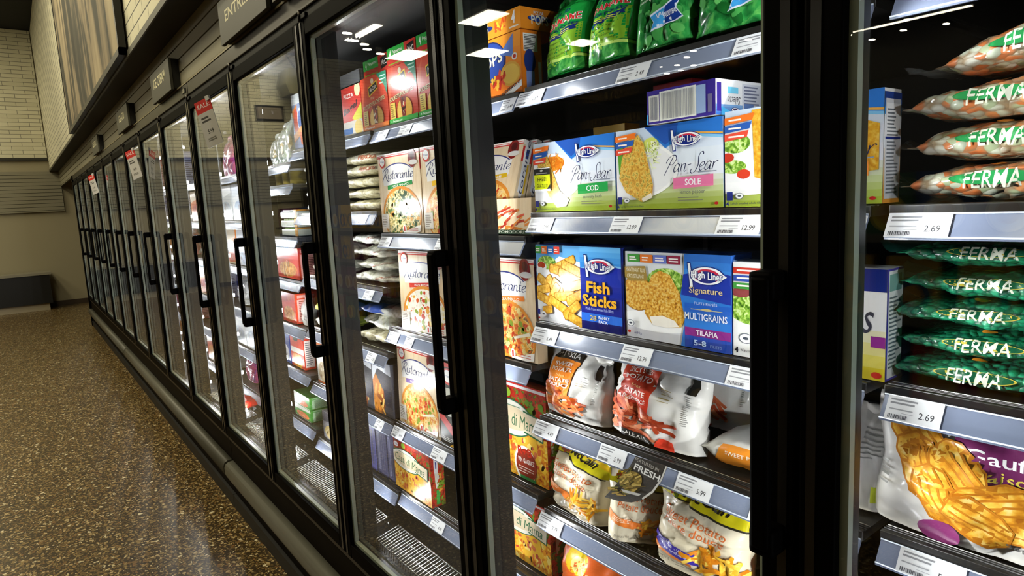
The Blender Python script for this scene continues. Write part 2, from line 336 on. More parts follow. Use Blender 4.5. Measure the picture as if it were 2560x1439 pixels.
# end wall beyond the case
WALLB = M('#a59c80', .8)
b = B(); b.box(XW-.1, XW, YF, 1.2, -.4, 4.42, WALLB); st(b.obj('wall_left'))
b = B(); slats(b, -6.0, .03, XW+.02-.0, 1.30, 2.01, .0625, 'y'); o = st(b.obj('trim_1'))
b = B(); b.box(XW-.0, XW+.03, YF, -.12, 2.25, 4.41, brick_mat('white_brick_end', '#e2ddc2', '#d4cfb4', '#77746a', 1, 'x')); b.box(XW, XW+.06, YF, -.12, 2.20, 2.25, M('#2a271e', .6)); st(b.obj('trim_3'))
b = B(); b.box(XW, XW+.02, -6, .4, -.40, -.31, M('#3b2c1c', .5)); st(b.obj('baseboard_left'))
b = B(); b.box(XW-.1, XR, YF-.1, YF, -.4, 4.42, M('#38352b', .8)); st(b.obj('wall_front'))
b = B(); b.box(XR, XR+.1, YF, 1.2, -.4, 4.42, M('#6b6552', .8)); st(b.obj('wall_right'))
b = B(); b.box(XW, XR, 1.1, 1.2, -.4, 4.42, M('#2a2823', .8)); st(b.obj('wall_back'))
# slatted fascia above the doors, soffit with its shade put in as near-black colour, and the white brick bulkhead over it
b = B(); slats(b, XW+.03, 2.29, .03, 1.745, 2.006); st(b.obj('wall_fascia'))
b = B(); b.box(XW+.03, 2.29, -.11, .05, 2.008, 2.03, M('#17110b', .7)); b.box(XW+.03, 2.29, -.117, -.11, 2.004, 2.036, M('#4c4a3c', .5)); st(b.obj('trim_2'))
b = B(); b.box(XW+.03, 2.29, -.105, .2, 2.032, 4.415, BRICK); st(b.obj('wall_bulkhead'))
# ================================================================== freezer cases
GLASS = glass_mat('door_glass'); GASK = M('#9aa596', .4); PRICE = M('#7e88a0', .22, 0, coat=.6); PRICEC = film_mat('rail_lens', '#8fa0bd', .5, 3)
PAPER = M('#e4e6ea', .5); INK = M('#3a3b40', .6); LEDM = M('#f4f6ff', .3, emit=LED_STRENGTH); LENS = M('#b9bec4', .3)
def shelf_tag(bb, x, w, price, seed=1, lines=True):
    """paper price label on the tilted rail; returns nothing"""
SHELVES = {2: [1.347, 1.068, .82, .605, .36, .13], 1: [1.343, 1.068, .817, .592, .359, .13], 0: [1.339, 1.014, .707, .382, .144], -1: [1.339, 1.086, .831, .611, .374, .127], -2: [1.30, 1.211, .987, .80, .594, .391, .15]}
GEN = [1.30, 1.06, .82, .58, .36, .13]
def deck(bay, i): return SHELVES.get(bay, GEN)[i]+.012
TAGS = {(1, 0): [(.803, .09, '2.69'), (1.1, .075, '2.49'), (1.35, .085, '2.49')], (1, 1): [(.82, .08, '12.99'), (1.072, .075, '12.99'), (1.315, .08, '12.99')], (1, 2): [(.817, .085, '6.49'), (1.09, .075, '12.99'), (1.335, .085, '12.99')],
        (1, 3): [(.806, .082, '4.49'), (1.017, .075, '5.99'), (1.22, .077, '5.99'), (1.375, .08, '5.99')], (1, 4): [(.806, .082, '3.79'), (1.2, .08, '3.79')],
        (2, 1): [(1.575, .075, '2.69')], (2, 2): [(1.578, .068, '2.69')], (2, 3): [(1.605, .08, '5.49')],
        (0, 0): [(.09, .07, '3.99'), (.235, .07, '3.99'), (.735, .05, '3.49')], (0, 1): [(.055, .075, '4.99'), (.4, .07, '4.99')], (0, 2): [(.06, .07, '4.99'), (.165, .05, '4.99')], (0, 3): [(.042, .08, '4.99'), (.3, .08, '4.49')], (0, 4): [(.262, .075, '4.49')],
        (-1, 1): [(-.1, .07, '3.99'), (-.55, .07, '3.99')], (-1, 2): [(-.1, .07, '3.99')], (-1, 3): [(-.12, .07, '4.29')], (-1, 4): [(-.1, .06, '6.99')]}
def rail_pt(x, t, lift=0):
    """point on the tilted rail face: t 0 bottom .. 1 top of the face"""
    n = Vector((0, -.87, .49)); p = Vector((x, -.020+.018*t, -.0305+.0305*t)); return p+n*lift
def make_shelf(bay, i, parent):
    x0, x1 = (bay*W+.012, (bay+1)*W-.012); z = SHELVES.get(bay, GEN)[i]+FZ; near = bay >= -1
    b = B(); b.box(x0, x1, .003, .66, -.004, .010, BLACK); b.box(x0, x1, -.002, .006, -.004, .012, BLACK, .0015)
    if near:
        for k in range(3): b.tube([(x0, .012+.006*k, .0103), (x1, .012+.006*k, .0103)], .0015, CHROME if k == 2 else BLACK, 5)
    s = b.obj('shelf', parent, (0, .2, z))
    b = B(); b.prism([(-.002, .0), (-.020, -.0305), (-.021, -.033), (-.017, -.033), (.002, -.0015)], x0+.002, x1-.002, PRICE)
    for t in (0.02, .98): b.tube([rail_pt(x0+.002, t, .001), rail_pt(x1-.002, t, .001)], .0012, M('#b9c2d2', .15), 5)
    b.obj('price_rail', s)
    for x, w, pr in TAGS.get((bay, i), ()):
        a = Art(w, .031, .5); a.R(0, 0, 1, 1, PAPER)
        a.T(pr, .74, .36, .26, INK, bold=.01); a.lines(.06, .62, .8, .9, 2, '#8a8c92', 4, .5); a.lines(.06, .4, .5, .5, 1, '#a0a2a8', 2, .5); a.bars(.06, .08, .42, .24, 16, '#55565c', 5); a.lines(.3, .3, .62, .34, 1, '#9c9ea4', 3, .4)
        xx = min(x, x1-w/2-.001)-w/2
        a.build('price_tag', s, lambda u, v, t: tuple(rail_pt(xx+u, v/.031, .0016+t)))
    return s
def make_door(x0, parent, first=[None]):
    """one glass door: frame with pane, spacer, handle and hinge"""
    if first[0]:
        d = copy_tree(first[0], parent); d.location = (x0, 0, FZ); return d
    b = B(); w = W-.006; f = .044
    for a in ((.003, .003+f), (W-.003-f, W-.003)):
        b.box(a[0], a[1], -.010, .024, .004, 1.652, FRAME, .003)
    b.box(.003+f, W-.003-f, -.0095, .024, .004, .050, FRAME, .003); b.box(.003+f, W-.003-f, -.0095, .024, 1.606, 1.652, FRAME, .003)
    for a in (.012, W-.024): b.box(a, a+.012, -.0115, -.009, .01, 1.645, M('#1d1b19', .25))
    d = b.obj('door', parent, (x0, 0, FZ))
    b = B(); b.box(.003+f-.004, W-.003-f+.004, .000, .018, .046, 1.610, GLASS); b.obj('glass_pane', d)
    b = B(); g0, g1 = .047, W-.047
    for x, s in ((g0, 1), (g1, -1)):
        b.box(min(x, x+s*.010), max(x, x+s*.010), .003, .015, .052, 1.604, GASK)
    b.box(g0, g1, .003, .015, .050, .060, GASK); b.box(g0, g1, .003, .015, 1.596, 1.606, GASK); tag(b.obj('pane_spacer', d), 'pale grey spacer inside the pane edge')
    b = B(); hx = W-.028; P = [(hx, -.012, .665), (hx, -.04, .672), (hx, -.046, .70), (hx, -.046, .97), (hx, -.04, 1.0), (hx, -.012, 1.007)]
    b.box(hx-.012, hx+.012, -.050, -.036, .665, 1.008, FRAME, .005)
    for z in (.655, .978): b.box(hx-.016, hx+.016, -.046, -.010, z, z+.036, FRAME, .006)
    tag(b.obj('handle', d), 'black bow pull handle')
    b = B(); b.box(.012, .07, -.014, -.004, 1.650, 1.664, DARK, .002); b.cyl((.03, -.012, 1.646), .006, .03, STEEL, n=10); b.obj('hinge', d)
    first[0] = d; return d
def led_lamp(parent, loc, s, first=[None, None]):
    """the wide beam each diode throws into its bay"""
    i = (s+1)//2
    if first[i] is None:
        l = bpy.data.lights.new('led_beam', 'SPOT'); l.energy = LED_WATT; l.spot_size = math.radians(124); l.spot_blend = 1; l.shadow_soft_size = .006; l.color = (.97, .985, 1)
        first[i] = l
    o = bpy.data.objects.new('led_beam', first[i]); COL.objects.link(o); o.parent = parent; o.location = loc
    o.rotation_euler = Vector((s, .14, 0)).to_track_quat('-Z', 'Y').to_euler()
def make_case(n0, n1, label, first=[None]):
    """one cabinet unit of five doors, from bay n0 up to bay n1"""
    x0, x1 = n0*W, n1*W
    t = empty('freezer_case', ((x0+x1)/2, .5, -.4)); tag(t, label, 'freezer', 'freezer cabinets in one long run')
    root = empty('case_origin'); bpy.data.objects.remove(root)
    inv = Vector((-(x0+x1)/2, -.5, .4-FZ))
    def fin(o): o.location = Vector(o.location)+inv; return o
    b = B(); b.box(x0+.004, x1-.004, .95, 1.0, .0+FZ, 1.66+FZ, DARK); b.box(x0+.004, x1-.004, .03, .95, 1.63+FZ, 1.66+FZ, M('#1b1a19', .5)); b.box(x0+.004, x1-.004, .03, .95, -.03+FZ, 0+FZ, M('#090908', .5, spec=.3)); fin(b.obj('liner', t))
    b = B(); b.box(x0+.002, x1-.002, .012, .05, -.385+FZ, -.004+FZ, KICK, .002); b.box(x0+.002, x1-.002, .004, .05, -.03+FZ, -.006+FZ, M('#2a2019', .4), .003); b.box(x0+.002, x1-.002, -.004, .05, -.398+FZ, -.33+FZ, M('#0d0a07', .6)); fin(b.obj('kick_panel', t))
    b = B(); b.prism([(.012, -.145), (-.012, -.147), (-.026, -.155), (-.033, -.172), (-.033, -.204), (-.027, -.222), (-.012, -.232), (.012, -.232)], x0+.012, x1-.012, BUMP)
    o = fin(b.obj('bumper_rail', t, (0, 0, FZ)))
    for f in o.data.polygons: f.use_smooth = len(f.vertices) == 4
    b = B(); b.box(x0+.002, x1-.002, .0, .05, 1.682+FZ, 1.738+FZ, STEEL, .004); b.box(x0+.002, x1-.002, .006, .05, 1.655+FZ, 1.682+FZ, DARK); b.box(x0+.002, x1-.002, -.002, .05, 1.738+FZ, 1.745+FZ, M('#8a8060', .4, .6)); fin(b.obj('header', t))
    for k in range(n0, n1+1):
        b = B(); a0 = -.029 if k > n0 else .001; a1 = .029 if k < n1 else -.001
        if n1 == 3 and k == 3: a1 = .001
        b.box(k*W+a0, k*W+a1, .026, .093, 0+FZ, 1.63+FZ, M('#0b0b0b', .45, spec=.25))
        mu = fin(b.obj('mullion', t))
        b = B()
        for s in (-1, 1):
            if (s < 0 and k == n0) or (s > 0 and k == n1): continue
            xc = k*W+(s*.024 if k < -1 else -.012-.006*s); b.box(xc-.004, xc+.004, .0935, .097, .06+FZ, 1.58+FZ, LENS)
            for j in range(8): z = .105+.2*j+FZ; b.box(xc-.005, xc+.005, .096, .104, z-.008, z+.008, LEDM)
        ls = tag(b.obj('led_strip', mu), 'strip of bright white lights')
        for s in (-1, 1):
            if (s < 0 and k == n0) or (s > 0 and k == n1): continue
            xc = k*W+(s*.024 if k < -1 else -.012-.006*s)
            for j in range(8): led_lamp(ls, (xc+s*.0045, .1065, .105+.2*j+FZ), s)
    for k in range(n0, n1):
        fin(make_door(k*W, t))
        for i in range(len(SHELVES.get(k, GEN))): fin(make_shelf(k, i, t))
        if k >= -3:
            b = B(); xa, xb = k*W+.04, (k+1)*W-.04
            GY = ((.082, .030), (.108, .036), (.136, .042), (.165, .048))
            for y, z in GY: b.tube([(xa, y, z+FZ), (xb, y, z+FZ)], .0024, CHROME, 6)
            n = 44
            for j in range(n+1):
                x = xa+(xb-xa)*j/n; b.tube([(x, .078, .012+FZ), (x, .082, .033+FZ), (x, .165, .0515+FZ), (x, .168, .012+FZ)], .0017, CHROME, 5)
            for x in (xa, (xa+xb)/2, xb):
                for y in (.082, .165): b.tube([(x, y, .001+FZ), (x, y, .03+FZ)], .003, CHROME, 6)
            tag(fin(b.obj('wire_guard', t)), 'bare wire guard at the bottom')
    # rear uprights that carry the shelves
    b = B()
    for k in range(n0, n1+1): b.box(k*W-.008, k*W+.008, .86, .88, .02+FZ, 1.62+FZ, BLACK)
    fin(b.obj('shelf_uprights', t))
    if n0 == -12:
        b = B(); b.box(x0-.03, x0, -.012, 1.0, -.398+FZ, 1.745+FZ, FRAME); fin(b.obj('end_panel', t))
    return t
make_case(-2, 3, 'nearest five door black freezer cabinet, full of pizzas, fish and potato packs')
make_case(-7, -2, 'middle five door black freezer cabinet of the long run')
make_case(-12, -7, 'farthest five door black freezer cabinet, at the end wall')
# ================================================================== signs above the doors
SIGN = M('#45443a', .5); LETTER = M('#e9e3bd', .5)
def sign(x0, x1, text, label, tw=None):
    b = B(); b.box(0, x1-x0, -.03, -.016, 1.738, 1.893, SIGN, .002); b.box(.003, x1-x0-.003, -.016, .017, 1.747, 1.89, M('#151410', .6)); o = b.obj('aisle_sign', None, (x0, 0, 0))
    tag(o, label, 'sign', 'department signs above the freezer doors')
    if text:
        a = Art(x1-x0, .155, .5); a.T(text, .47, .6, .32, LETTER, tw, bold=.012)
        tag(a.build('lettering', o, lambda x, y, t: (x, -.03-t, 1.738+y)), 'cream lettering')
    return o
sign(-.748, -.195, 'ENTRÉES', 'dark grey sign reading entrees in cream letters above the freezer doors', .62)
sign(-2.27, -1.735, 'ICE CREAM', 'dark grey sign reading ice cream in cream letters above the freezer doors', .62)
sign(-3.80, -3.235, 'GELATO', 'dark grey sign third from the right, small cream word in its centre', .5)
sign(-5.75, -5.20, 'DESSERTS', 'dark grey sign farthest from the camera, next to the end wall', .55)
sign(-.14, .40, '', 'dark grey sign cut off by the top edge, right of the entrees sign')
for x, s in ((-1.60, 'CB2'), (-5.4, 'CB1')):
    b = B(); b.box(-.03, .03, -.004, .0, 1.70, 1.722, M('#1b1a18', .4)); o = b.obj('circuit_plate', None, (x, 0, 0)); tag(o, 'small metal plate marked '+s+' on the steel header', 'plate')
    a = Art(.06, .022, .5); a.T(s, .5, .5, .75, '#d8d2b4'); a.build('lettering', o, lambda x, y, t: (x-.03, -.004-t, 1.70+y))
# ================================================================== picture on the bulkhead
b = B(); px0, px1, pz = -6.4, -2.33, 2.02
for q in ((px0, px1, pz, pz+.035), (px0, px1, 3.55, 3.585), (px0, px0+.035, pz, 3.585), (px1-.035, px1, pz, 3.585)): b.box(q[0], q[1], -.155, -.118, q[2], q[3], M('#0c0b09', .4))
pic = b.obj('wall_picture'); tag(pic, 'wide black framed picture of grey and tan streaks on the white brick', 'picture')
b = B(); b.box(px0+.03, px1-.03, -.15, -.119, pz+.03, 3.56, NM('streaked_print', [(.0, '#b9ad92'), (.42, '#a89a7e'), (.5, '#8d8069'), (.56, '#4c4a42'), (.75, '#34342f'), (1, '#a79a80')], 1.6, detail=6, stretch=(1, 1, .22), dist=1.2, rough=.7)); b.obj('canvas', pic)
# ================================================================== red and white tags hanging off three doors
def saletag(x, z, label, price):
    b = B(); b.box(-.0015, .0015, -.085, .0, -.05, .0, M('#d0342a', .4)); b.box(-.0015, .0015, -.085, .0, -.19, -.05, M('#c9c6c0', .45))
    b.box(-.004, .004, -.02, .0, -.012, .006, M('#c9c9c4', .3)); o = b.obj('sale_tag', None, (x, -.045, z), (math.radians(15), 0, math.radians(-58))); tag(o, label, 'tag', 'red and white sale tags')
    a = Art(.085, .19, .5); a.T('SALE', .5, .88, .1, '#f2e6e0', .8, .01); a.lines(.15, .52, .85, .66, 2, '#55534f', 3, .5); a.T(price, .5, .32, .09, '#33322f', .35); a.lines(.2, .12, .8, .2, 2, '#8a8880', 5, .5)
    a.build('lettering', o, lambda u, v, t: (.0015+t, -.085+u, -.19+v))
saletag(-.95, 1.585, 'red topped white sale tag on the door nearest the camera that has one', '5.99')
saletag(-3.05, 1.57, 'red topped white sale tag on a door in the middle of the run', '4.99')
saletag(-5.8, 1.57, 'red topped white sale tag farthest down the run', '4.99')
# ================================================================== far end of the aisle
b = B(); b.box(XW+.05, XW+.5, -2.4, -.35, -.28, .22, M('#0d0c0b', .4)); b.box(XW+.05, XW+.45, -2.35, -.4, -.4, -.28, M('#b9ad92', .6)); b.box(XW+.04, XW+.53, -2.43, -.32, .22, .26, M('#8f8a78', .5))
o = b.obj('low_cabinet'); tag(o, 'low black cabinet with pale base against the far end wall', 'cabinet')
# ================================================================== what the glass doors mirror: the aisle's other side
CEREAL = [('#c23a2a', '#e8c23a'), ('#d8b23a', '#33557f'), ('#2f4f8a', '#e0d8c0'), ('#7a2a5a', '#e3c9a0'), ('#3b6b3f', '#e8d24a'), ('#c8b58a', '#7a3020')]
g = empty('gondola_shelving', (-2.9, -2.9, -.4)); tag(g, 'long shelving unit across the aisle, seen mirrored in the doors', 'shelving')
gx0, gx1 = -8.2, 3.4
b = B(); b.box(gx0+2.9, gx1+2.9, -.02, .02, .02, 1.85, M('#3a352c', .6)); b.obj('back_panel', g)
b = B(); b.box(gx0+2.9, gx1+2.9, 0.02, .45, 0, .12, M('#1c1915', .5)); b.obj('plinth', g)
GZ = [.12, .50, .88, 1.26]
for z in GZ[1:]:
    b = B(); b.box(gx0+2.9, gx1+2.9, .02, .45, z-.02, z, M('#2b2720', .5)); b.box(gx0+2.9, gx1+2.9, .448, .456, z-.035, z+.004, M('#6f6a5a', .4)); b.obj('shelf', g)
protos = []
for k, (c1, c2) in enumerate(CEREAL):
    b = B(); b.box(-.11, .11, 0, .07, 0, .28, M(c1, .4), .001); o = b.obj('cereal_box', None, (0, 0, 0)); a = Art(.22, .28, .4); a.E(.5, .35, .35, .3, c2); a.E(.5, .35, .2, .18, '#d9a441')
    a.build('printed_front', o, lambda x, y, t: (.11-x, .07+t, y)); protos.append(o)
rr = random.Random(4); used = set(); cnt = 0
for zi, z in enumerate(GZ):
    x = gx0+.2; k = zi
    while x < gx1-.15:
        if rr.random() < .3: k = rr.randrange(6)
        c = protos[k]
        if k in used: c = copy_tree(protos[k])
        used.add(k); c.location = (x, -2.9+.36, z-.4+.0015); tag(c, 'cereal box on the shelves across the aisle, mirrored in the freezer doors', 'box', 'cereal boxes across the aisle'); x += .232 if zi % 2 else .29
# hanging aisle board with the two lines that show mirrored in the door
b = B(); b.box(-.36, .36, -.01, .01, -.19, .24, M('#141210', .6)); b.tube([(-.3, 0, .24), (-.3, 0, 2.775)], .004, BLACK, 6); b.tube([(.3, 0, .24), (.3, 0, 2.775)], .004, BLACK, 6)
o = b.obj('hanging_aisle_board', None, (-.72, -2.02, 1.64)); tag(o, 'hanging dark board listing coffee, cookies and cereal, mirrored in the main door', 'sign')
a = Art(.72, .43, .6)
for s, v, wd_ in (('COFFEE', .83, .36), ('COOKIES & BISCUITS', .5, .66), ('BREAKFAST CEREAL', .17, .66)): a.T(s, .5, v, .11, '#b9a06a', wd_, .01)
a.build('lettering', o, lambda x, y, t: (.36-x, .01+t, -.19+y))
# ceiling lights
TUBE = M('#fff6dc', .4, emit=26); SPOT = M('#fff2d8', .3, emit=60)
for k, (x, y, sx, sy) in enumerate(((-3.4, -3.1, .5, .22), (-4.6, -4.0, .4, .3), (-5.1, -3.2, .5, .3), (-3.72, -4.72, .26, .26), (-1.5, -7.4, 1.6, .05), (-4.4, -2.3, .7, .06))):
    b = B(); b.box(-sx/2-.03, sx/2+.03, -sy/2-.03, sy/2+.03, 2.86, 2.915, M('#3a3832', .5)); b.tube([(0, 0, 2.91), (0, 0, 4.418)], .008, BLACK, 6); o = b.obj('ceiling_light', None, (x, y, 0)); tag(o, 'bright ceiling light fitting over the aisle, mirrored in the glass doors', 'light', 'ceiling light fittings')
    b = B(); b.box(-sx/2, sx/2, -sy/2, sy/2, 2.852, 2.859, TUBE); b.obj('diffuser', o)
DOTS = [(-4.08,-6.55),(-3.89,-6.66),(-4.12,-7.03),(-3.5,-6.36),(-3.22,-6.12),(-2.54,-6.24),(-3.8,-6.9),(-4.36,-7.02),(-1.86,-7.24),(-2.48,-7.6),(-2.09,-7.7),(-1.72,-6.9),(-2.25,-7.3),(-1.84,-7.75),(-1.43,-7.6),(-1.2,-7.1),(-1.05,-7.75),(-4.25,-2.06),(-4.49,-2.24),(-4.59,-2.4),(-4.78,-2.52),(-4.91,-2.74)]
o = None
for x, y in DOTS:
    if o is None:
        b = B(); b.cyl((0, 0, 2.80), .035, .06, M('#1a1917', .5)); b.tube([(0, 0, 2.86), (0, 0, 4.418)], .008, BLACK, 6); o = b.obj('spotlight'); b = B(); b.cyl((0, 0, 2.792), .03, .008, SPOT, n=14); b.obj('spotlight_lens', o); c = o
    else: c = copy_tree(o)
    c.location = (x, y, 0); tag(c, 'small ceiling spotlight, a white dot mirrored in the glass doors', 'light', 'ceiling spotlights')

b = B(); b.box(-.03, .0, -.3, .3, -.16, .16, M('#0c0b0a', .4)); b.box(-.034, -.03, -.26, .26, -.12, .12, M('#8d8274', .6)); o = b.obj('small_picture', None, (XW+.031, -3.85, 3.17), (0, 0, PI)); tag(o, 'small black framed picture high on the end wall, mirrored in the third door', 'picture')
b = B(); b.prism([(-.38, -.2), (.38, -.2), (.45, .0), (.38, .3), (-.38, .3), (-.45, 0)], -.3, .3, M('#6f6a48', .6)); b.tube([(-.2, -.2, .3), (-.2, -.5, .78)], .02, BLACK, 6); b.tube([(.2, .2, .3), (.2, .5, .78)], .02, BLACK, 6); o = b.obj('lamp_shade', None, (-11.6, -4.35, 3.62)); tag(o, 'big olive box lampshade hung near the end wall, mirrored in the third door', 'lamp')
# ================================================================== packs: builders
GAP = .0015
def carton(name, label, cat, x0, x1, z0, h, yf, dep, body, front=None, side=None, top=None, lean=0, yaw=0, group=None, edge=None):
    """folding carton; artwork on the front and on the right-hand end"""
    w = x1-x0; b = B(); bm = M(body, .3) if isinstance(body, str) else body
    b.box(-w/2, w/2, 0, dep, 0, h, bm, .0012)
    o = b.obj(name, None, ((x0+x1)/2, yf, z0+GAP+dep*math.sin(abs(lean))), (-lean, 0, yaw)); tag(o, label, cat, group)
    if front: front.build('printed_front', o, lambda x, y, t: (x-w/2, -t, y))
    if side: side.build('printed_end', o, lambda x, y, t: (w/2+t, x, y))
    if top: top.build('printed_top', o, lambda x, y, t: (x-w/2, y, h+t))
    return o
def side_art(d, h, c0, c1, ink='#55606a', seed=2):
    a = Art(d, h, .35); a.R(0, 0, 1, 1, c0); a.R(.08, .06, .92, .8, c1); a.lines(.16, .1, .86, .76, 12, ink, seed, .4); a.R(.1, .85, .9, .95, mix(c0, '#ffffff', .5)); return a
def bag(name, label, cat, xc, yc, z0, w, h, d, mat, art=None, lean=0, yaw=0, roll=0, group=None, seed=1, wr=.006, taper=.0, fin=None, fincol=None, base=.78, finh=.014, pull=.05):
    """standing filled bag: gusseted foot, bulging front, flat crimped top"""
    NU, NV = 22, 26
    def th(u, v):
        s = max(0., 1-abs(2*u-1)**3.6)**.5
        k = (h-finh)/h
        if v > k: p = .012
        else:
            q = v/k; p = (base+(1-base)*min(1, q/.25))*(max(0., 1-max(0, (q-.3)/.7)**3.4))+.012
        return d/2*s*p
    def nz(u, v, s):
        a = noise.noise(Vector((u*3.2+seed*7.1, v*2.6, s*3.3)))*1.0+noise.noise(Vector((u*8+seed*3.7, v*5, s*5.1+9)))*.55
        a += .5*math.exp(-((v-.9)/.12)**2)*math.sin(u*26+seed)*.5+.6*math.exp(-(v/.14)**2)*math.sin(u*17+seed*2)*.5
        r = abs(noise.noise(Vector((u*2.4+v*2+seed*1.3, v*3.1-u*1.2, seed*.77+s))))
        return a-1.2*max(0, .16-r)/.16
    def xz(u, v):
        s = max(0., 1-abs(2*u-1)**2)
        x = (u-.5)*w*(1-taper*v)*(1-pull*math.sin(PI*min(1, v*1.05))*.6)+.012*w*math.sin(v*9+seed)*(abs(2*u-1)**2)
        z = v*h - .03*h*(abs(2*u-1)**3)*(1 if v > .5 else -.35)
        return x, z
    def pt(u, v, side, lift=0):
        x, z = xz(u, v); e = (u*(1-u)*4)**.5 if 0 < u < 1 else 0
        y = th(u, v)+wr*nz(u, v, side)*min(1, e*1.4)*(1 if v > .03 else .3)
        return (x, side*y+(side*lift), z)
    b = B(); bm = b.bm; i = b.mi(mat); fi = b.mi(M(fincol, .3)) if fincol else i
    F = [[bm.verts.new(pt(a/NU, c/NV, -1)) for a in range(NU+1)] for c in range(NV+1)]
    K = [[(F[c][a] if a in (0, NU) else bm.verts.new(pt(a/NU, c/NV, 1))) for a in range(NU+1)] for c in range(NV+1)]
    fs = []
    for c in range(NV):
        for a in range(NU):
            for G, rev in ((F, 0), (K, 1)):
                q = [G[c][a], G[c][a+1], G[c+1][a+1], G[c+1][a]]
                f = bm.faces.new(q[::-1] if rev else q); f.smooth = True; f.material_index = fi if (fincol and c/NV > 1-finh/h) else i; fs.append(f)
    for c in (0, NV):
        for a in range(NU):
            q = [F[c][a], F[c][a+1], K[c][a+1], K[c][a]]; q = list(dict.fromkeys(q))
            if len(q) > 2:
                f = bm.faces.new(q); f.material_index = i
    GR = [[v.co.copy() for v in row] for row in F]
    from mathutils import Euler
    e_ = Euler((-lean, roll, yaw)).to_matrix(); z0 -= min((e_ @ v.co).z for v in bm.verts)
    o = b.obj(name, None, (xc, yc, z0+GAP), (-lean, roll, yaw)); tag(o, label, cat, group)
    if art:
        def fn(x, y, t):
            u, v = min(max(x/art.w, 0), 1)*NU, min(max(y/(art.h if art.h > h*.9 else h), 0), 1)*NV; a0, c0 = min(int(u), NU-1), min(int(v), NV-1); fu, fv = u-a0, v-c0
            A, D, C_, E_ = GR[c0][a0], GR[c0][a0+1], GR[c0+1][a0], GR[c0+1][a0+1]; p = (A*(1-fu)+D*fu)*(1-fv)+(C_*(1-fu)+E_*fu)*fv
            return (p.x, p.y-t-.0026, p.z)
        art.build('printed_front', o, fn, (NU, NV), True)
    return o
def pillow(name, label, cat, xc, yc, z0, w, dy, dz, mat, art=None, yaw=0, roll=0, pitch=0, group=None, seed=1, bumps=0, wr=.004, flap=None, ends=.08):
    """filled bag lying down: pinched flat at its two ends, art on the long face towards the aisle"""
    NU, NT = (56, 32) if bumps else (32, 24)
    def pt(u, th, lift=0):
        q = abs(2*u-1); e = max(0., 1-max(0, (q-.0)/(1-ends))**(3.0 if bumps else 2.3)) if q < 1-ends else 0
        s = e**.5; rz = dz/2*s+.0015; ry = dy/2*(.84+.16*s)
        n = noise.noise(Vector((u*5+seed*3.1, math.cos(th)*1.6, math.sin(th)*1.6+seed)))*wr*1.5+noise.noise(Vector((u*13+seed*5.3, math.cos(th)*3, math.sin(th)*3)))*wr
        if bumps: n += bumps*(noise.noise(Vector((u*w*75+seed*11, math.cos(th)*dy*38, math.sin(th)*dz*70))))
        n *= min(1, s*1.6); c, t = math.cos(th), math.sin(th)
        cc = math.copysign(abs(c)**.8, c); tt = math.copysign(abs(t)**.8, t)
        zz = dz/2+(rz+n+lift*(1 if rz > .004 else .4))*tt
        return ((u-.5)*w, -(ry+n+lift)*cc, max(zz-.10*dz*max(0, q-.5), .0005))
    b = B(); bm = b.bm; i = b.mi(mat)
    R = [[bm.verts.new(pt(a/NU, 2*PI*c/NT)) for c in range(NT)] for a in range(NU+1)]
    for a in range(NU):
        for c in range(NT):
            f = bm.faces.new((R[a][c], R[a+1][c], R[a+1][(c+1) % NT], R[a][(c+1) % NT])); f.smooth = True; f.material_index = i
    GR = [[v.co.copy() for v in row] for row in R]
    from mathutils import Euler
    e_ = Euler((pitch, roll, yaw)).to_matrix(); z0 -= min((e_ @ v.co).z for v in bm.verts)
    bm.faces.new(R[0]); bm.faces.new(R[NU][::-1])
    bmesh.ops.recalc_face_normals(bm, faces=bm.faces[:])
    o = b.obj(name, None, (xc, yc, z0+GAP), (pitch, roll, yaw)); tag(o, label, cat, group)
    if art:
        def fn(x, y, t):
            th = -1.0+2.2*y/art.h; u = min(max(x/art.w, 0), 1)*NU; c = (th/(2*PI)*NT) % NT; a0 = min(int(u), NU-1); c0 = int(c) % NT; c1 = (c0+1) % NT; fu, fc = u-a0, c-int(c)
            p = (GR[a0][c0]*(1-fu)+GR[a0+1][c0]*fu)*(1-fc)+(GR[a0][c1]*(1-fu)+GR[a0+1][c1]*fu)*fc; q = t+(.003 if bumps else .0016)
            return (p.x, p.y-q*math.cos(th), p.z+q*math.sin(th))
        art.build('printed_label', o, fn, (NU, 14), True)
    if flap:
        for sx in (-1, 1):
            b = B(); n = 8; V = []
            for a in range(n+1):
                t = a/n; row = []
                for c in range(7):
                    s = c/6-.5; row.append(b.bm.verts.new((sx*(w/2-.004+t*flap[0]), s*dy*(.8-.25*t), dz/2-.10*dz*.5+flap[1]*t*t+.006*math.sin(c*1.7+t*4+seed)*t)))
                V.append(row)
            for a in range(n):
                for c in range(6):
                    f = b.bm.faces.new((V[a][c], V[a+1][c], V[a+1][c+1], V[a][c+1])); f.smooth = True; f.material_index = b.mi(flap[2])
            tag(b.obj('seal_flap', o), 'clear crimped end of the bag')
    return o
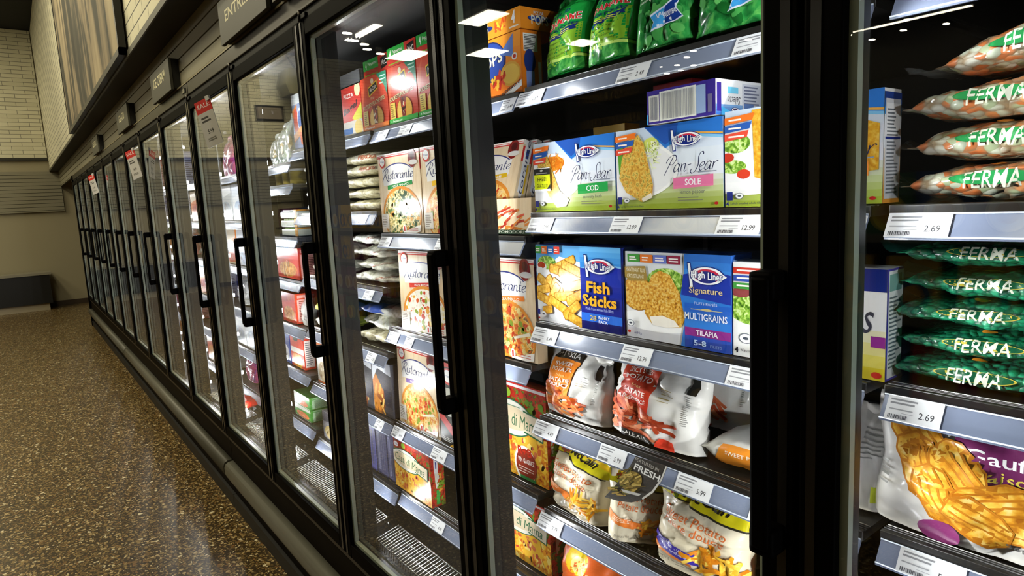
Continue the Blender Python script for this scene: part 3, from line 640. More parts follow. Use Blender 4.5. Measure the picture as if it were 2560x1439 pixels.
# printed foods and films
BREAD = NM('breaded_food', [(.3, '#8f5a16'), (.42, '#c88a26'), (.52, '#dba63c'), (.62, '#e8c873'), (.72, '#b9741c')], 190, detail=5, rough=.3)
STICK = NM('golden_crumb', [(.3, '#c0821a'), (.5, '#dba52c'), (.7, '#ecc560')], 150, detail=4, rough=.3)
PARSL = NM('parsley_crumb', [(.3, '#a8741c'), (.45, '#cf9d35'), (.56, '#e2bd5a'), (.62, '#6f7a2e'), (.68, '#d9ad48')], 160, detail=5, rough=.3)
SALAD = NM('salad_leaves', [(.3, '#2f5a1c'), (.45, '#6fa02e'), (.55, '#a9cf5a'), (.66, '#dcebb0'), (.74, '#7fb03a')], 90, detail=4, rough=.3, dist=1.5)
PIZZA = NM('pizza_topping', [(.3, '#b5402a'), (.42, '#dd8a35'), (.52, '#edc468'), (.6, '#f1dca0'), (.7, '#c8542c')], 85, detail=4, rough=.3, dist=.8)
SPIN = NM('spinach_pizza', [(.32, '#24422a'), (.44, '#3f5f35'), (.5, '#d9b866'), (.58, '#efe0b4'), (.68, '#385a33')], 95, detail=4, rough=.3, dist=.9)
WOODC = NM('tan_tabletop', [(.3, '#d9bf98'), (.5, '#e3cdaa'), (.7, '#cdb088')], 14, rough=.3, stretch=(3, 3, .6))
TOMS = NM('tomato_garden', [(.3, '#5a1410'), (.42, '#a8231a'), (.5, '#c93a22'), (.57, '#3f6a24'), (.64, '#7da52f'), (.74, '#b52a1c')], 60, detail=3, rough=.3, dist=.6)
CASA = NM('cheese_pizza', [(.3, '#a8401c'), (.42, '#d9831f'), (.54, '#f0b932'), (.66, '#f6d774'), (.76, '#c8452a')], 70, detail=4, rough=.3, dist=.7)
PODS = NM('green_pods', [(.28, '#0c3a16'), (.45, '#1c6a2a'), (.56, '#2f8a38'), (.68, '#5fb04e'), (.78, '#134a1e')], 42, detail=3, rough=.25, dist=1.2)
BGREEN = NM('green_bag_film', [(0, '#18943a'), (1, '#129034')], 5, rough=.22, bump=.35, bscale=38, coat=.5)
PODBAG = NM('pod_bag_film', [(.28, '#0d3d18'), (.45, '#1d7030'), (.58, '#2f9142'), (.7, '#63b456'), (.8, '#124a20')], 36, rough=.2, bump=.4, bscale=30, coat=.6, dist=1.3)
WBAG = NM('white_bag_film', [(0, '#d9d7d2'), (1, '#e6e4df')], 5, rough=.33, bump=.4, bscale=26, coat=.25)
CBAG = NM('cream_bag_film', [(0, '#d8cdb2'), (1, '#e2d8c0')], 5, rough=.33, bump=.4, bscale=26, coat=.25)
CLEARW = NM('frosty_clear_bag', [(.3, '#8f8f80'), (.45, '#c9c9b8'), (.56, '#e6e5d8'), (.7, '#f2f1e8')], 34, rough=.16, bump=.9, bscale=48, coat=.8, detail=4, dist=.8)
CLEARY = NM('frosty_cream_bag', [(.3, '#8f8a70'), (.45, '#d4cba4'), (.56, '#ece6c8'), (.7, '#f4f2e6')], 34, rough=.16, bump=.9, bscale=48, coat=.8, detail=4, dist=.8)
PEAS = veg_mat('green_pea_bag', ['#0f7a56', '#158a60', '#1f9a6a', '#2aa878', '#128052'], '#084a38', 105)
PEACAR = veg_mat('pea_and_carrot_bag', ['#e08248', '#c9d2b8', '#e6985c', '#dcdccb', '#aebb92', '#d97a3e', '#cfd6c0'], '#a08a6a', 72)
FILM = film_mat('seal_film', '#dfe6e2', .35); FILMG = film_mat('green_seal_film', '#4fb8a0', .4)
SP1, SP2, SP3 = ['#c8521a', '#d9662a', '#e07f3c', '#b8481c', '#e89452'], ['#b5482a', '#c85a35', '#d97048', '#a33c22', '#e08a60'], ['#e0a02a', '#edb93c', '#d98a1c', '#f2cc5a', '#c87818']
NAVY, HLB, WHITE = '#1a2a78', '#2f74c8', '#eceef0'
def hl_logo(a, u, v, s):
    """fish-outline badge with the two words; s = half width as a fraction of the panel width"""
    k = a.w/a.h
    a.P([(u-s*1.12, v+s*.62*k), (u-s*.9, v+s*.6*k), (u-s*.72, v-s*.62*k), (u-s*.98, v-s*.62*k)], NAVY)
    a.P([(u-s*1.08, v+s*.57*k), (u-s*.94, v+s*.56*k), (u-s*.78, v-s*.56*k), (u-s*.94, v-s*.57*k)], WHITE)
    a.E(u, v, s*.98, s*.64, NAVY, 28); a.E(u, v, s*.92, s*.58, WHITE, 28); a.E(u, v, s*.72, s*.46, '#c23048', 24); a.E(u, v-.06*s*k, s*.6, s*.40, NAVY, 24)
    a.P([(u+s*.7, v+.22*s*k), (u+s*1.1, v+.0*s*k), (u+s*.7, v-.22*s*k)], WHITE)
    a.T('High', u-s*.48, v, s*.46*k, NAVY, s*.84, .07); a.T('Liner', u+s*.48, v, s*.40*k, NAVY, s*.86, .07); a.T('High', u-s*.48, v, s*.42*k, WHITE, s*.78, .015); a.T('Liner', u+s*.48, v, s*.36*k, WHITE, s*.8, .015); return a
def sear_front(w, h, name, ncol, sub, fish, seed, sticker=False, txt=True):
    a = Art(w, h); a.grad(0, 0, 1, .38, '#93a92c', '#e2e6e0', 6); a.grad(0, .38, 1, 1, '#e6e9ee', '#c4d4ea', 4)
    a.P([(.3, 1), (1, 1), (1, .80), (.72, .86), (.5, .72)], HLB); a.P([(.3, 1), (.62, 1), (.6, .86), (.5, .76)], '#2a55a8'); a.P([(.5, .73), (.72, .86), (1, .80), (1, .77), (.72, .83)], '#7fc0ea'); a.P([(.72, .88), (1, .83), (1, .81), (.72, .86)], '#e0a84a')
    a.E(.16, .48, .46, .36, '#f3f3f1', 40); a.E(.16, .48, .43, .33, '#e7e7e8', 40)
    fish(a)
    for i, c in enumerate(('#e8742a', '#2f5aa8', '#e0503c')): a.P([(0, .93-.085*i), (.22-.02*i, .955-.085*i), (.205-.02*i, .885-.085*i), (0, .86-.085*i)], c); a.lines(.03, .885-.085*i, .17, .92-.085*i, 1, '#f4e6dc', 3+i, .5)
    if txt:
        hl_logo(a, .70, .80, .13); a.S('Pan-Sear', .735, .475, .095, '#2b3050', .47, .32, .075); a.lines(.8, .4, .96, .42, 1, '#8890a0', 2, .6)
        a.P([(.58, .36), (.93, .38), (.93, .25), (.58, .23)], ncol); a.T(name, .755, .305, .075, WHITE, .14, .01); a.T(sub, .75, .185, .06, '#555a60', .22)
        a.lines(.62, .08, .9, .14, 2, '#7c8068', 3, .4); a.E(.955, .05, .018, .018, '#b8282a', 8)
    a.R(.02, .07, .065, .16, NAVY); a.E(.115, .115, .033, .033, '#5a6270', 16); a.E(.115, .115, .028, .028, WHITE, 16); a.E(.115, .115, .014, .01, '#4a5260', 10)
    a.T('4', .025, .035, .05, NAVY, .022, .02); a.T('Lightly breaded whole fillets', .17, .035, .03, '#2c3258', .24)
    if sticker:
        a.R(.015, .3, .235, .64, '#f2f2ee'); a.R(.015, .54, .235, .63, '#2c2c2a'); a.E(.12, .6, .022, .014, '#c9c9c4', 10); a.lines(.04, .55, .2, .575, 1, '#a0a09a', 2, .5); a.R(.02, .33, .235, .54, '#c8d422'); a.T('FREE!', .125, .475, .055, '#4a4a1a', .12, .01); a.T('GRATUIT!', .125, .38, .055, '#4a4a1a', .15, .01); a.P([(.19, .33), (.235, .33), (.235, .40)], '#2c2c2a')
    return a
def f_cod(a):
    a.E(.29, .69, .12, .1, '#d9781e', 18); a.sticks(.29, .69, .1, .13, 26, ['#e08a24', '#e89a36', '#d0701a'], .05, .006, 4)
    a.P([(.04, .8), (.18, .84), (.34, .3), (.46, .16), (.42, .07), (.3, .05), (.2, .22), (.08, .55)], PARSL); a.P([(.29, .17), (.4, .12), (.42, .07), (.33, .055), (.3, .12)], '#ddd0b0'); a.P([(.02, .62), (.06, .66), (.06, .55), (.02, .52)], '#3f7a2a')
def f_sole(a):
    a.E(.36, .78, .08, .09, '#cfd86a', 16); a.sticks(.37, .66, .07, .17, 40, ['#dfe6b0', '#f0f0d8', '#b9cf6a', '#e8edc8'], .035, .005, 9)
    a.P([(.02, .78), (.08, .82), (.06, .5), (.03, .45)], '#5a9a34')
    a.P([(.12, .86), (.24, .92), (.29, .82), (.38, .3), (.37, .14), (.26, .09), (.1, .22), (.03, .4), (.06, .62)], PARSL); a.P([(.26, .13), (.36, .2), (.37, .14), (.28, .09)], '#ece4d0')
def f_plain(a):
    a.E(.08, .66, .11, .1, SALAD, 18); a.E(.06, .42, .1, .07, SALAD, 18); a.E(.14, .34, .05, .05, '#d0402a', 16); a.E(.02, .52, .05, .05, '#c23a28', 14)
    a.P([(.2, .98), (.5, .98), (.98, .7), (.98, .3), (.4, .22), (.22, .3)], STICK)
# ================================================================== bay right of the near door: top shelf, edamame
d0 = deck(1, 0)
def eda_shelled(w, h):
    a = Art(w, h, .22); a.R(0, 0, 1, 1, BGREEN); a.P([(.03, .62), (.95, .66), (.95, .2), (.03, .1)], '#7fb02c'); a.R(0, 0, 1, .22, PODS); a.P([(0, .22), (1, .16), (1, .2), (0, .26)], '#b9d86a'); a.R(0, .84, .3, 1, PODS)
    a.T('SHELLED', .42, .9, .055, '#16245a', .5, .015); a.T('EDAMAME', .47, .775, .11, '#e8ece0', .9, .04); a.T('EDAMAME', .47, .775, .105, '#c22a2a', .88, .012); a.T('ECORTIQUÉES', .48, .665, .065, '#16245a', .82, .01)
    a.P([(.1, .57), (.88, .64), (.84, .6), (.88, .57), (.12, .51)], '#1a2a68'); a.lines(.18, .55, .8, .6, 2, '#c9cf4a', 6, .4)
    for i in range(4): a.T(('Ready to serve', 'Good source of fibre', 'Prêt à servir', 'Source de fibres')[i], .45, .47-.065*i, .035, '#3f5a1c', .62, 0, .2)
    return a
def eda_pods(w, h, tagx):
    a = Art(w, h, .22); a.R(0, 0, 1, 1, PODBAG); a.P([(.05, .74), (.95, .92), (.95, .86), (.05, .68)], '#e0b02a'); a.P([(.3, .81), (.98, .97), (.98, .88), (.3, .74)], '#c8402a')
    rr = random.Random(tagx*9)
    for i in range(26): a.E(rr.uniform(.05, .95), rr.uniform(.06, .66), .11, .045, rr.choice(['#2f8038', '#45994a', '#1f6a2c', '#57a855', '#186026']), 12, rr.uniform(0, PI))
    for i, s in enumerate(('Healthy snack', 'Ready in minutes', 'Prêts en quelques minutes')): a.T(s, .42, .6-.06*i, .04, '#dfe8d0', .55, 0, .2, .12)
    a.P([(.38, .3), (.86, .42), (.8, .3), (.9, .2), (.4, .14), (.46, .22)], '#d9e4f0'); a.P([(.4, .28), (.62, .34), (.62, .18), (.42, .16), (.47, .22)], '#3f9ad8'); a.P([(.62, .34), (.84, .40), (.78, .3), (.88, .21), (.62, .18)], '#1c3a88'); a.T('NEW', .56, .27, .05, '#eef2f6', .13, .01, .2, .15); a.T('NOUVEAU', .72, .27, .05, '#eef2f6', .2, .01, .2, .15); return a
for k, (x, w, h, ln, art, lab) in enumerate(((.866, .138, .19, .2, 0, 'leftmost of the four green soybean bags, bright shelled pack leaning behind a lamp glint'), (.995, .13, .192, .24, 0, 'second green soybean bag, bright shelled pack with the clearest red title'), (1.13, .13, .19, .22, 1, 'third soybean bag, dark green pods with a blue and navy flash'), (1.288, .18, .19, .2, 1, 'rightmost big soybean bag of dark green pods on the top shelf'))):
    A = eda_pods(w, h, k) if art else eda_shelled(w, .147)
    bag('vegetable_bag', lab, 'bag', x, .252, d0, w, h, .07, PODBAG if art else BGREEN, A, ln, (-.12, -.1, .04, .05)[k], (-.07, -.05, -.08, .0)[k], 'green soybean bags on the top shelf', seed=k+2, wr=.005, base=.8)
# ---- second shelf: breaded fish cartons
d1 = deck(1, 1); FG = 'white and blue fish fillet cartons'
carton('fish_box', 'white and blue fish carton with a green cod band and a black and yellow sticker', 'box', .776, 1.024, d1, .150, .214, .055, '#dfe3ea', sear_front(.248, .150, 'COD', '#2a9a4a', 'savoury herb', f_cod, 1, True), side_art(.055, .15, '#3a78c4', '#e4e6ea'), group=FG)
carton('fish_box', 'white and blue fish carton with a pink sole band, lemon pepper flavour', 'box', 1.029, 1.269, d1, .150, .214, .055, '#dfe3ea', sear_front(.24, .150, 'SOLE', '#d9709a', 'lemon pepper', f_sole, 2), side_art(.055, .15, '#3a78c4', '#e4e6ea'), group=FG)
hx = Art(.052, .15, .35); hx.grad(0, 0, 1, .5, '#d98a2a', '#e4e0d8', 6); hx.R(0, .5, 1, .8, '#dfe3ea'); hx.grad(0, .8, 1, 1, '#3f9adf', '#1a2a78', 3); hx.R(.06, .04, .94, .94, '#c9cdd4'); hx.R(.1, .62, .9, .9, '#e4e6ea'); hx.lines(.14, .08, .86, .86, 24, '#6a7078', 4, .45); hx.R(.06, .58, .94, .6, NAVY)
carton('fish_box', 'fish carton beside the black mullion, plain golden fillet, salad and tomato on its front', 'box', 1.273, 1.52, d1, .155, .214, .052, '#e6e7e8', sear_front(.247, .155, 'TILAPIA', '#e08a3a', 'crunchy', f_plain, 3), hx, group=FG)
ft = Art(.145, .058, .35); ft.R(0, 0, 1, 1, '#3a2a88'); ft.R(.03, .07, .19, .86, '#d9d8d0'); ft.R(.2, .06, .74, .93, '#e4e4dc'); ft.bars(.05, .12, .17, .8, 8, '#8a8c98', 3); ft.bars(.23, .1, .72, .88, 30, '#9a9c9e', 5); ft.R(.74, .1, .87, .9, '#8fa6cc'); ft.R(.9, .1, .96, .6, '#6a6488'); ft.P([(0, .3), (.02, .3), (.02, .0), (0, 0)], '#3fa0e0')
fs = Art(.15, .058, .35); fs.R(0, 0, 1, 1, '#dfe1e4'); fs.grad(0, 0, 1, .3, '#2a5aa8', '#7fa8d4', 4); fs.R(.02, .1, .1, .9, '#3a2a88'); fs.P([(.1, .25), (.3, .08), (.3, .0), (.1, .0)], '#4fb0e4'); fs.R(.22, .62, .42, .8, '#6fc0e0'); fs.T('Sélecte', .34, .42, .22, '#4a4a52', .24, 0, .3, PI); fs.E(.36, .16, .08, .07, '#39406a', 16); fs.E(.36, .16, .065, .055, '#e8e8ea', 16); fs.E(.36, .16, .045, .035, '#4a3a5a', 12); fs.R(.5, .1, .97, .92, '#c4c8d4'); fs.lines(.53, .3, .94, .88, 6, '#6a7088', 4, .45); fs.R(.53, .12, .72, .35, '#5a78b0')
carton('fish_box', 'white and purple fish carton lying flat, nutrition panel showing, on top of the others', 'box', 1.117, 1.262, d1+.1525, .058, .204, .15, '#e6e6e2', ft, fs, group=FG)
carton('dinner_box', 'dark red carton behind the flat white fish carton', 'box', .99, 1.088, d1, .253, .372, .05, M('#7a141c', .5, spec=.15), None, None)
carton('dinner_box', 'amber carton standing next to the dark red one behind the fish cartons', 'box', 1.091, 1.16, d1, .238, .372, .05, M('#d8861c', .5, spec=.15), None, None)
carton('dinner_box', 'yellow brown carton just visible behind the cod carton', 'box', .80, .90, d1, .188, .38, .05, '#c8a02a', None, None)
# ---- third shelf: fish sticks and tilapia
d2 = deck(1, 2)
a = Art(.268, .176); a.grad(0, 0, .56, 1, '#c9d4e4', '#5aa4e0', 5); a.P([(0, 0), (.56, 0), (.56, .8), (.3, .86), (.1, .7), (0, .45)], '#eef0f2')
a.E(.14, .77, .12, .09, SALAD, 18); a.E(.07, .72, .065, .06, '#f0f0ee', 20); a.E(.07, .735, .05, .042, '#a83a22', 18); a.E(.05, .66, .05, .05, '#e6e6e4', 14)
rr = random.Random(5)
for (u, v, l, t, r) in ((.36, .77, .13, .033, .35), (.3, .68, .12, .035, -.15), (.42, .62, .13, .034, -.25), (.45, .72, .12, .034, -.3), (.1, .52, .09, .034, -.5), (.2, .5, .08, .034, -.9), (.08, .42, .09, .034, .2), (.3, .47, .1, .034, -.55), (.46, .5, .12, .036, .25), (.22, .38, .1, .035, .9), (.1, .3, .09, .034, -.3), (.36, .36, .12, .035, .1), (.48, .36, .1, .035, .4), (.28, .24, .12, .034, -.4), (.44, .2, .11, .035, .6), (.5, .08, .1, .035, -.3), (.14, .16, .06, .03, .2)):
    c, s = math.cos(r), math.sin(r); k = .268/.176
    for grow, mt in ((1.08, '#a8701a'), (1, STICK)):
        L, H = l*grow, t*(1.15 if grow > 1 else 1); a.P([(u+(p*L*c-q*H*s), v+(p*L*s+q*H*c)*k) for p, q in ((-1, -.7), (-.9, -1), (.9, -1), (1, -.6), (1, .7), (.9, 1), (-.9, 1), (-1, .6))], mt)
a.grad(.56, .13, 1, .75, '#1a2488', '#2a3aa8', 3); a.grad(.56, .75, 1, 1, '#2f7fd0', '#6fb8ea', 4); a.P([(.56, .74), (.78, .82), (1, .78), (1, .74)], '#7fb8e8'); a.P([(.56, .72), (.78, .8), (1, .76), (1, .70), (.56, .66)], '#2230a0'); a.R(.56, .1, 1, .2, '#2f6fd8'); a.R(.56, 0, 1, .1, '#16206a')
for i, c in enumerate(('#3f8f3a', '#e8742a', '#2f6ab8', '#d9483a')): a.R(.015+.08*i, .89, .085+.08*i, .985, c); a.lines(.025+.08*i, .91, .075+.08*i, .96, 2, '#efe6dc', i, .5)
hl_logo(a, .775, .77, .15); a.T('Fish', .76, .52, .14, '#16185a', .25, .07); a.T('Fish', .76, .52, .14, '#f2b22e', .25, .03); a.T('Sticks', .77, .36, .14, '#16185a', .37, .07); a.T('Sticks', .77, .36, .14, '#f2b22e', .37, .03); a.T('Made from minced fish fillets', .77, .26, .035, '#b8c4ee', .3); a.T('28', .7, .15, .06, '#e8c23a', .07, .02); a.T('FAMILY', .82, .165, .035, '#e8ecf6', .12, .02); a.T('PACK', .81, .115, .035, '#e8ecf6', .1, .02)
a.E(.1, .1, .035, .035, WHITE, 16); a.E(.1, .1, .018, .012, '#4a5260', 8); a.R(.02, .09, .055, .16, NAVY); a.E(.04, .04, .014, .014, '#c23028', 8)
carton('fish_stick_box', 'blue family pack carton of golden fish sticks', 'box', .768, 1.037, d2, .176, .214, .06, '#2a3aa0', a, side_art(.06, .176, '#1f2f8f', '#c9d0e4'), group='blue fish cartons')
a = Art(.24, .17); a.grad(0, .1, .62, 1, '#e8e8e6', '#d4d8dc', 4); a.P([(0, 0), (.62, 0), (.62, .28), (.3, .16), (0, .26)], '#dcdce2'); a.E(.3, .22, .36, .12, '#f4f4f4', 30); a.E(.42, .66, .2, .17, SALAD, 22); a.E(.1, .6, .1, .08, SALAD, 16)
a.E(.13, .52, .17, .2, '#9a6418', 24); a.E(.13, .52, .165, .19, BREAD, 24); a.P([(.2, .3), (.22, .56), (.28, .74), (.36, .8), (.46, .76), (.56, .55), (.6, .3), (.56, .2), (.42, .17), (.28, .18)], BREAD); a.P([(.25, .27), (.38, .3), (.5, .26), (.54, .2), (.42, .17), (.28, .18)], '#f2ece0')
for i, c in enumerate(('#4a963f', '#e07a32', '#6a78c0', '#8f2f42')): a.R(.03+.135*i, .88, .16+.135*i, .97, c); a.lines(.05+.135*i, .895, .145+.135*i, .95, 2, '#f2ece8', i+3, .5)
a.P([(0, .82), (.22, .84), (.24, .68), (.06, .66), (0, .7)], '#a08544'); a.T('MAINTENANT PLUS', .115, .79, .045, '#ece0bc', .2, .01); a.T('CROUSTILLANT', .115, .72, .045, '#ece0bc', .18, .01)
a.P([(.56, 0), (1, 0), (1, 1), (.6, 1), (.6, .8), (.56, .55), (.6, .3)], HLB); a.grad(.6, .76, 1, 1, '#3f8ada', '#2f62b0', 3); a.P([(.59, .78), (.8, .84), (1, .8), (1, .5), (.57, .56)], '#24379a'); a.grad(.6, .22, 1, .48, '#2f7fd4', '#2a5ab8', 3); a.R(.6, .13, 1, .22, '#8a2f84'); a.R(.6, 0, 1, .13, '#2b4aa6')
hl_logo(a, .8, .78, .155); a.T('Signature', .79, .615, .085, '#d9c28a', .29, .01); a.T('FILETS PANÉS', .79, .49, .035, '#c9d4ec', .2); a.E(.8, .425, .05, .014, '#cbb87a', 12); a.lines(.66, .41, .94, .435, 1, '#b8b088', 2, .3); a.T('MULTIGRAINS', .79, .345, .075, '#e0e4e8', .37, .012); a.T('TILAPIA', .8, .175, .055, '#ece4ee', .19, .02); a.T('5-8', .74, .065, .06, '#bcd4f2', .11, .02); a.T('FILETS', .88, .05, .03, '#8fa8d8', .1)
a.E(.06, .17, .04, .04, '#5a6270', 16); a.E(.06, .17, .034, .034, WHITE, 16); a.E(.06, .17, .018, .012, '#4a5260', 8); a.T('680g', .14, .06, .035, '#4a4a88', .08); a.E(.045, .07, .018, .018, '#c23028', 8)
carton('fish_fillet_box', 'blue and white carton with a breaded multigrain tilapia fillet', 'box', 1.044, 1.283, d2, .17, .214, .06, '#2f62b8', a, side_art(.06, .17, '#2f62b8', '#c9d0e4'), group='blue fish cartons')
a = Art(.243, .16); a.R(0, 0, 1, 1, '#e9e9e8'); a.E(.14, .55, .2, .2, SALAD, 20); a.E(.06, .68, .08, .05, '#8a3f42', 12); a.E(.5, .5, .34, .24, BREAD, 24); a.grad(0.6, 0, 1, .45, '#d8c41e', '#e6e4d0', 4); a.R(.7, .8, 1, 1, NAVY)
for i, c in enumerate(('#c8382a', '#2f4fa8', '#3a8f3f')): a.R(0, .88-.08*i, .3-.02*i, .945-.08*i, c); a.lines(.03, .9-.08*i, .2, .93-.08*i, 1, '#f0e6e0', i, .6)
a.E(.1, .2, .055, .055, '#5a6270', 18); a.E(.1, .2, .048, .048, WHITE, 18); a.E(.1, .2, .024, .016, '#4a5260', 8); a.T('4', .03, .07, .06, '#2c2c34', .03, .02); a.T('Vacuum packed', .18, .07, .04, '#2c2c34', .24); a.T('s', .9, .52, .2, '#3a3a44', .07, 0, .3); a.R(.92, .3, 1, .4, '#8a2f84'); a.E(.955, .05, .03, .03, '#c23028', 12)
sw = Art(.05, .16, .35); sw.R(0, 0, 1, 1, '#3a3a98'); sw.R(.08, .02, 1, .98, '#cfd4d4'); sw.R(.12, .8, .9, .95, '#6a9a94'); sw.lines(.14, .1, .9, .76, 18, '#5a6a70', 8, .45)
carton('fish_fillet_box', 'white fish carton with lettuce, half hidden by the black door handle', 'box', 1.287, 1.53, d2, .16, .214, .05, '#e2e3e4', a, sw, group='blue fish cartons')
# ---- fourth shelf: sweet potato fries
d3 = deck(1, 3); AG = 'white sweet potato fries bags'
def alexia(w, h, col, t1, t2, fr, seed, logo=True):
    a = Art(w, h, .33)
    a.P([(.1, .3), (.52, .3), (.56, .82), (.14, .84)], col); a.sticks(.36, .22, .34, .16, 46, fr, .13, .022, seed, (-.9, .5)); a.sticks(.2, .34, .14, .1, 14, fr, .1, .02, seed+1, (-1.2, .2))
    if logo: a.P([(.13, .83), (.57, .81), (.58, .955), (.15, .97)], '#22201f'); a.T('ALEXIA', .36, .89, .075, '#e8e6e2', .36, .01)
    a.T(t1[0], .34, .75, .055, '#f6efe6', .24, .015); a.T(t1[1], .34, .675, .055, '#f6efe6', .3, .015); a.T('fries', .35, .6, .035, '#f0cf8a', .12); a.T(t2[0], .34, .53, .055, '#f6efe6', .3, .015); a.T(t2[1], .35, .455, .055, '#f6efe6', .3, .015)
    a.lines(.62, .5, .8, .66, 5, '#9a8a5a', 4, .25); a.R(.86, .66, .93, .86, '#22201f'); a.lines(.87, .3, .92, .64, 16, '#8a8a86', 7, .4)
    return a
bag('fries_bag', 'upright white fries bag with an orange sweet potato panel and black title', 'bag', 0.857, .25, d3, .215, .157, .08, WBAG, alexia(.2, .215, '#e8862a', ('SWEET', 'POTATO'), ('PATATE', 'DOUCE'), SP1, 3), .1, -.06, .0, AG, seed=3, wr=.008)
bag('fries_bag', 'upright white fries bag with a red spicy sweet potato panel', 'bag', 1.083, .253, d3, .225, .183, .095, WBAG, alexia(.215, .215, '#c83a26', ('SPICY SWEET', 'POTATO'), ('PATATE', 'DOUCE ÉPICÉ'), SP2, 6, False).P([(.22, .0), (.55, .0), (.55, .07), (.22, .08)], '#22201f').T('ALEXIA', .38, .035, .045, '#e8e6e2', .25, .01).P([(.6, .0), (.8, .0), (.78, .1), (.66, .11)], '#d8402c'), .12, .06, .06, AG, seed=8, wr=.011)
bag('fries_bag', 'white fries bag standing behind the red panelled one', 'bag', 1.10, .415, d3, .2, .19, .07, WBAG, alexia(.2, .2, '#c83a26', ('SWEET', 'POTATO'), ('PATATE', 'DOUCE'), SP2, 11), .1, .1, .05, AG, seed=12, wr=.008)
a = Art(.26, .16, .33); a.P([(.12, .1), (.9, .1), (.9, .62), (.2, .7)], '#e08a2a'); a.P([(.45, .66), (.95, .6), (.95, .86), (.5, .92)], '#4a3f30'); a.T('ALEXIA', .7, .76, .12, '#e8e0d0', .36, .01); a.T('SWEET POTATO PUFFS', .52, .5, .07, '#f4e6d0', .55, .01)
pillow('fries_bag', 'white and orange fries bag lying flat on the near empty shelf', 'bag', 1.31, .31, d3, .235, .14, .062, WBAG, a, .05, 0, 0, AG, seed=4, wr=.005)
# ---- fifth shelf: cream coloured fries bags
d4 = deck(1, 4); MG = 'cream sweet potato fries bags'
def mccain(w, h, seed, band=None, curl=False):
    a = Art(w, h, .33); a.P([(0, .82), (.25, .80), (.55, .74), (1, .72), (1, 1), (0, 1)], '#d8cc1c'); a.P([(0, .9), (1, .83), (1, 1), (0, 1)], '#e2b81e'); a.P([(.02, .815), (.25, .795), (.55, .73), (.98, .70), (.98, .715), (.55, .75), (.25, .81)], '#2a2a20')
    a.E(.2, .88, .1, .05, '#8a4a20', 14); a.sticks(.2, .88, .08, .05, 8, ['#6a7a28', '#b8482a', '#8a3a1c'], .05, .014, seed); a.T('McCain', .55, .86, .105, '#1c1a14', .5, .025, .25, -.06)
    a.T('Sweet Potato', .47, .64, .1, '#c8622a', .72, .0, .2, -.06); a.T('Patate douce', .45, .53, .1, '#c8622a', .68, .0, .2, -.06)
    if band: a.P([(.02, .36), (.55, .28), (.56, .16), (.02, .24)], '#3a2f98'); a.T('Crinkle cut', .26, .3, .04, '#d8d4ee', .3, .01, 0, -.1); a.T('Coupe ondulée', .28, .245, .04, '#d8d4ee', .36, .01, 0, -.1); a.P([(.02, .235), (.5, .165), (.5, .13), (.02, .2)], '#d97a36')
    else: a.P([(.0, .4), (.55, .3), (.55, .2), (.0, .28)], '#e07a32'); a.lines(.05, .3, .4, .37, 3, '#f4d8bc', 3, .35)
    a.sticks(.7, .24, .24, .17, 44, SP3, .085, .017 if not curl else .022, seed, (-.3, 1.9)); a.T('0 trans fat', .2, .1, .035, '#6a6458', .22); a.lines(.3, .05, .85, .08, 2, '#8a8474', 5, .3); return a
bag('fries_bag', 'cream sweet potato fries bag at the left, orange stripe, under the 4.49 tag', 'bag', .853, .248, d4, .195, .156, .085, CBAG, mccain(.19, .195, 4), .1, -.1, .02, MG, seed=5, wr=.008, fincol='#d8b41c')
bag('fries_bag', 'small slumped cream fries bag behind the dark round card', 'bag', 1.027, .258, d4, .14, .155, .08, CBAG, mccain(.15, .165, 9), .05, .75, .06, MG, seed=9, wr=.009)
bag('fries_bag', 'big cream sweet potato fries bag with a purple stripe', 'bag', 1.196, .252, d4, .212, .172, .095, CBAG, mccain(.215, .2, 14, True, True), .08, .05, .0, MG, seed=15, fincol='#d8b41c', wr=.0105)
a = Art(.18, .17, .33); a.P([(.0, .0), (.3, .0), (.26, .3), (.0, .5)], '#c8382e'); a.sticks(.6, .4, .3, .3, 26, SP3, .1, .02, 4)
bag('fries_bag', 'cream fries bag with a red corner, beside the black door frame', 'bag', 1.40, .252, d4, .16, .165, .075, CBAG, a, .05, .02, .0, MG, seed=21)
# ---- bottom shelf
d5 = deck(1, 5)
a = Art(.2, .165, .3); a.R(0, 0, 1, 1, '#e0662a'); a.E(.35, .62, .2, .18, '#e8c42a', 20); a.E(.4, .58, .13, .12, '#f0dc8a', 16); a.T('Soupe', .68, .5, .2, '#e8e6b8', .5, .0, .25); a.P([(0, 1), (1, 1), (1, .88), (0, .92)], '#e89a2a'); a.sticks(.4, .2, .3, .14, 20, ['#e8c23a', '#6a9a2e', '#d8402a'], .07, .02, 3)
bag('soup_bag', 'orange and yellow soup bag at the bottom edge of the picture', 'bag', .885, .25, d5, .2, .17, .09, M('#dd6a2a', .3), a, .12, .0, 0, seed=31)
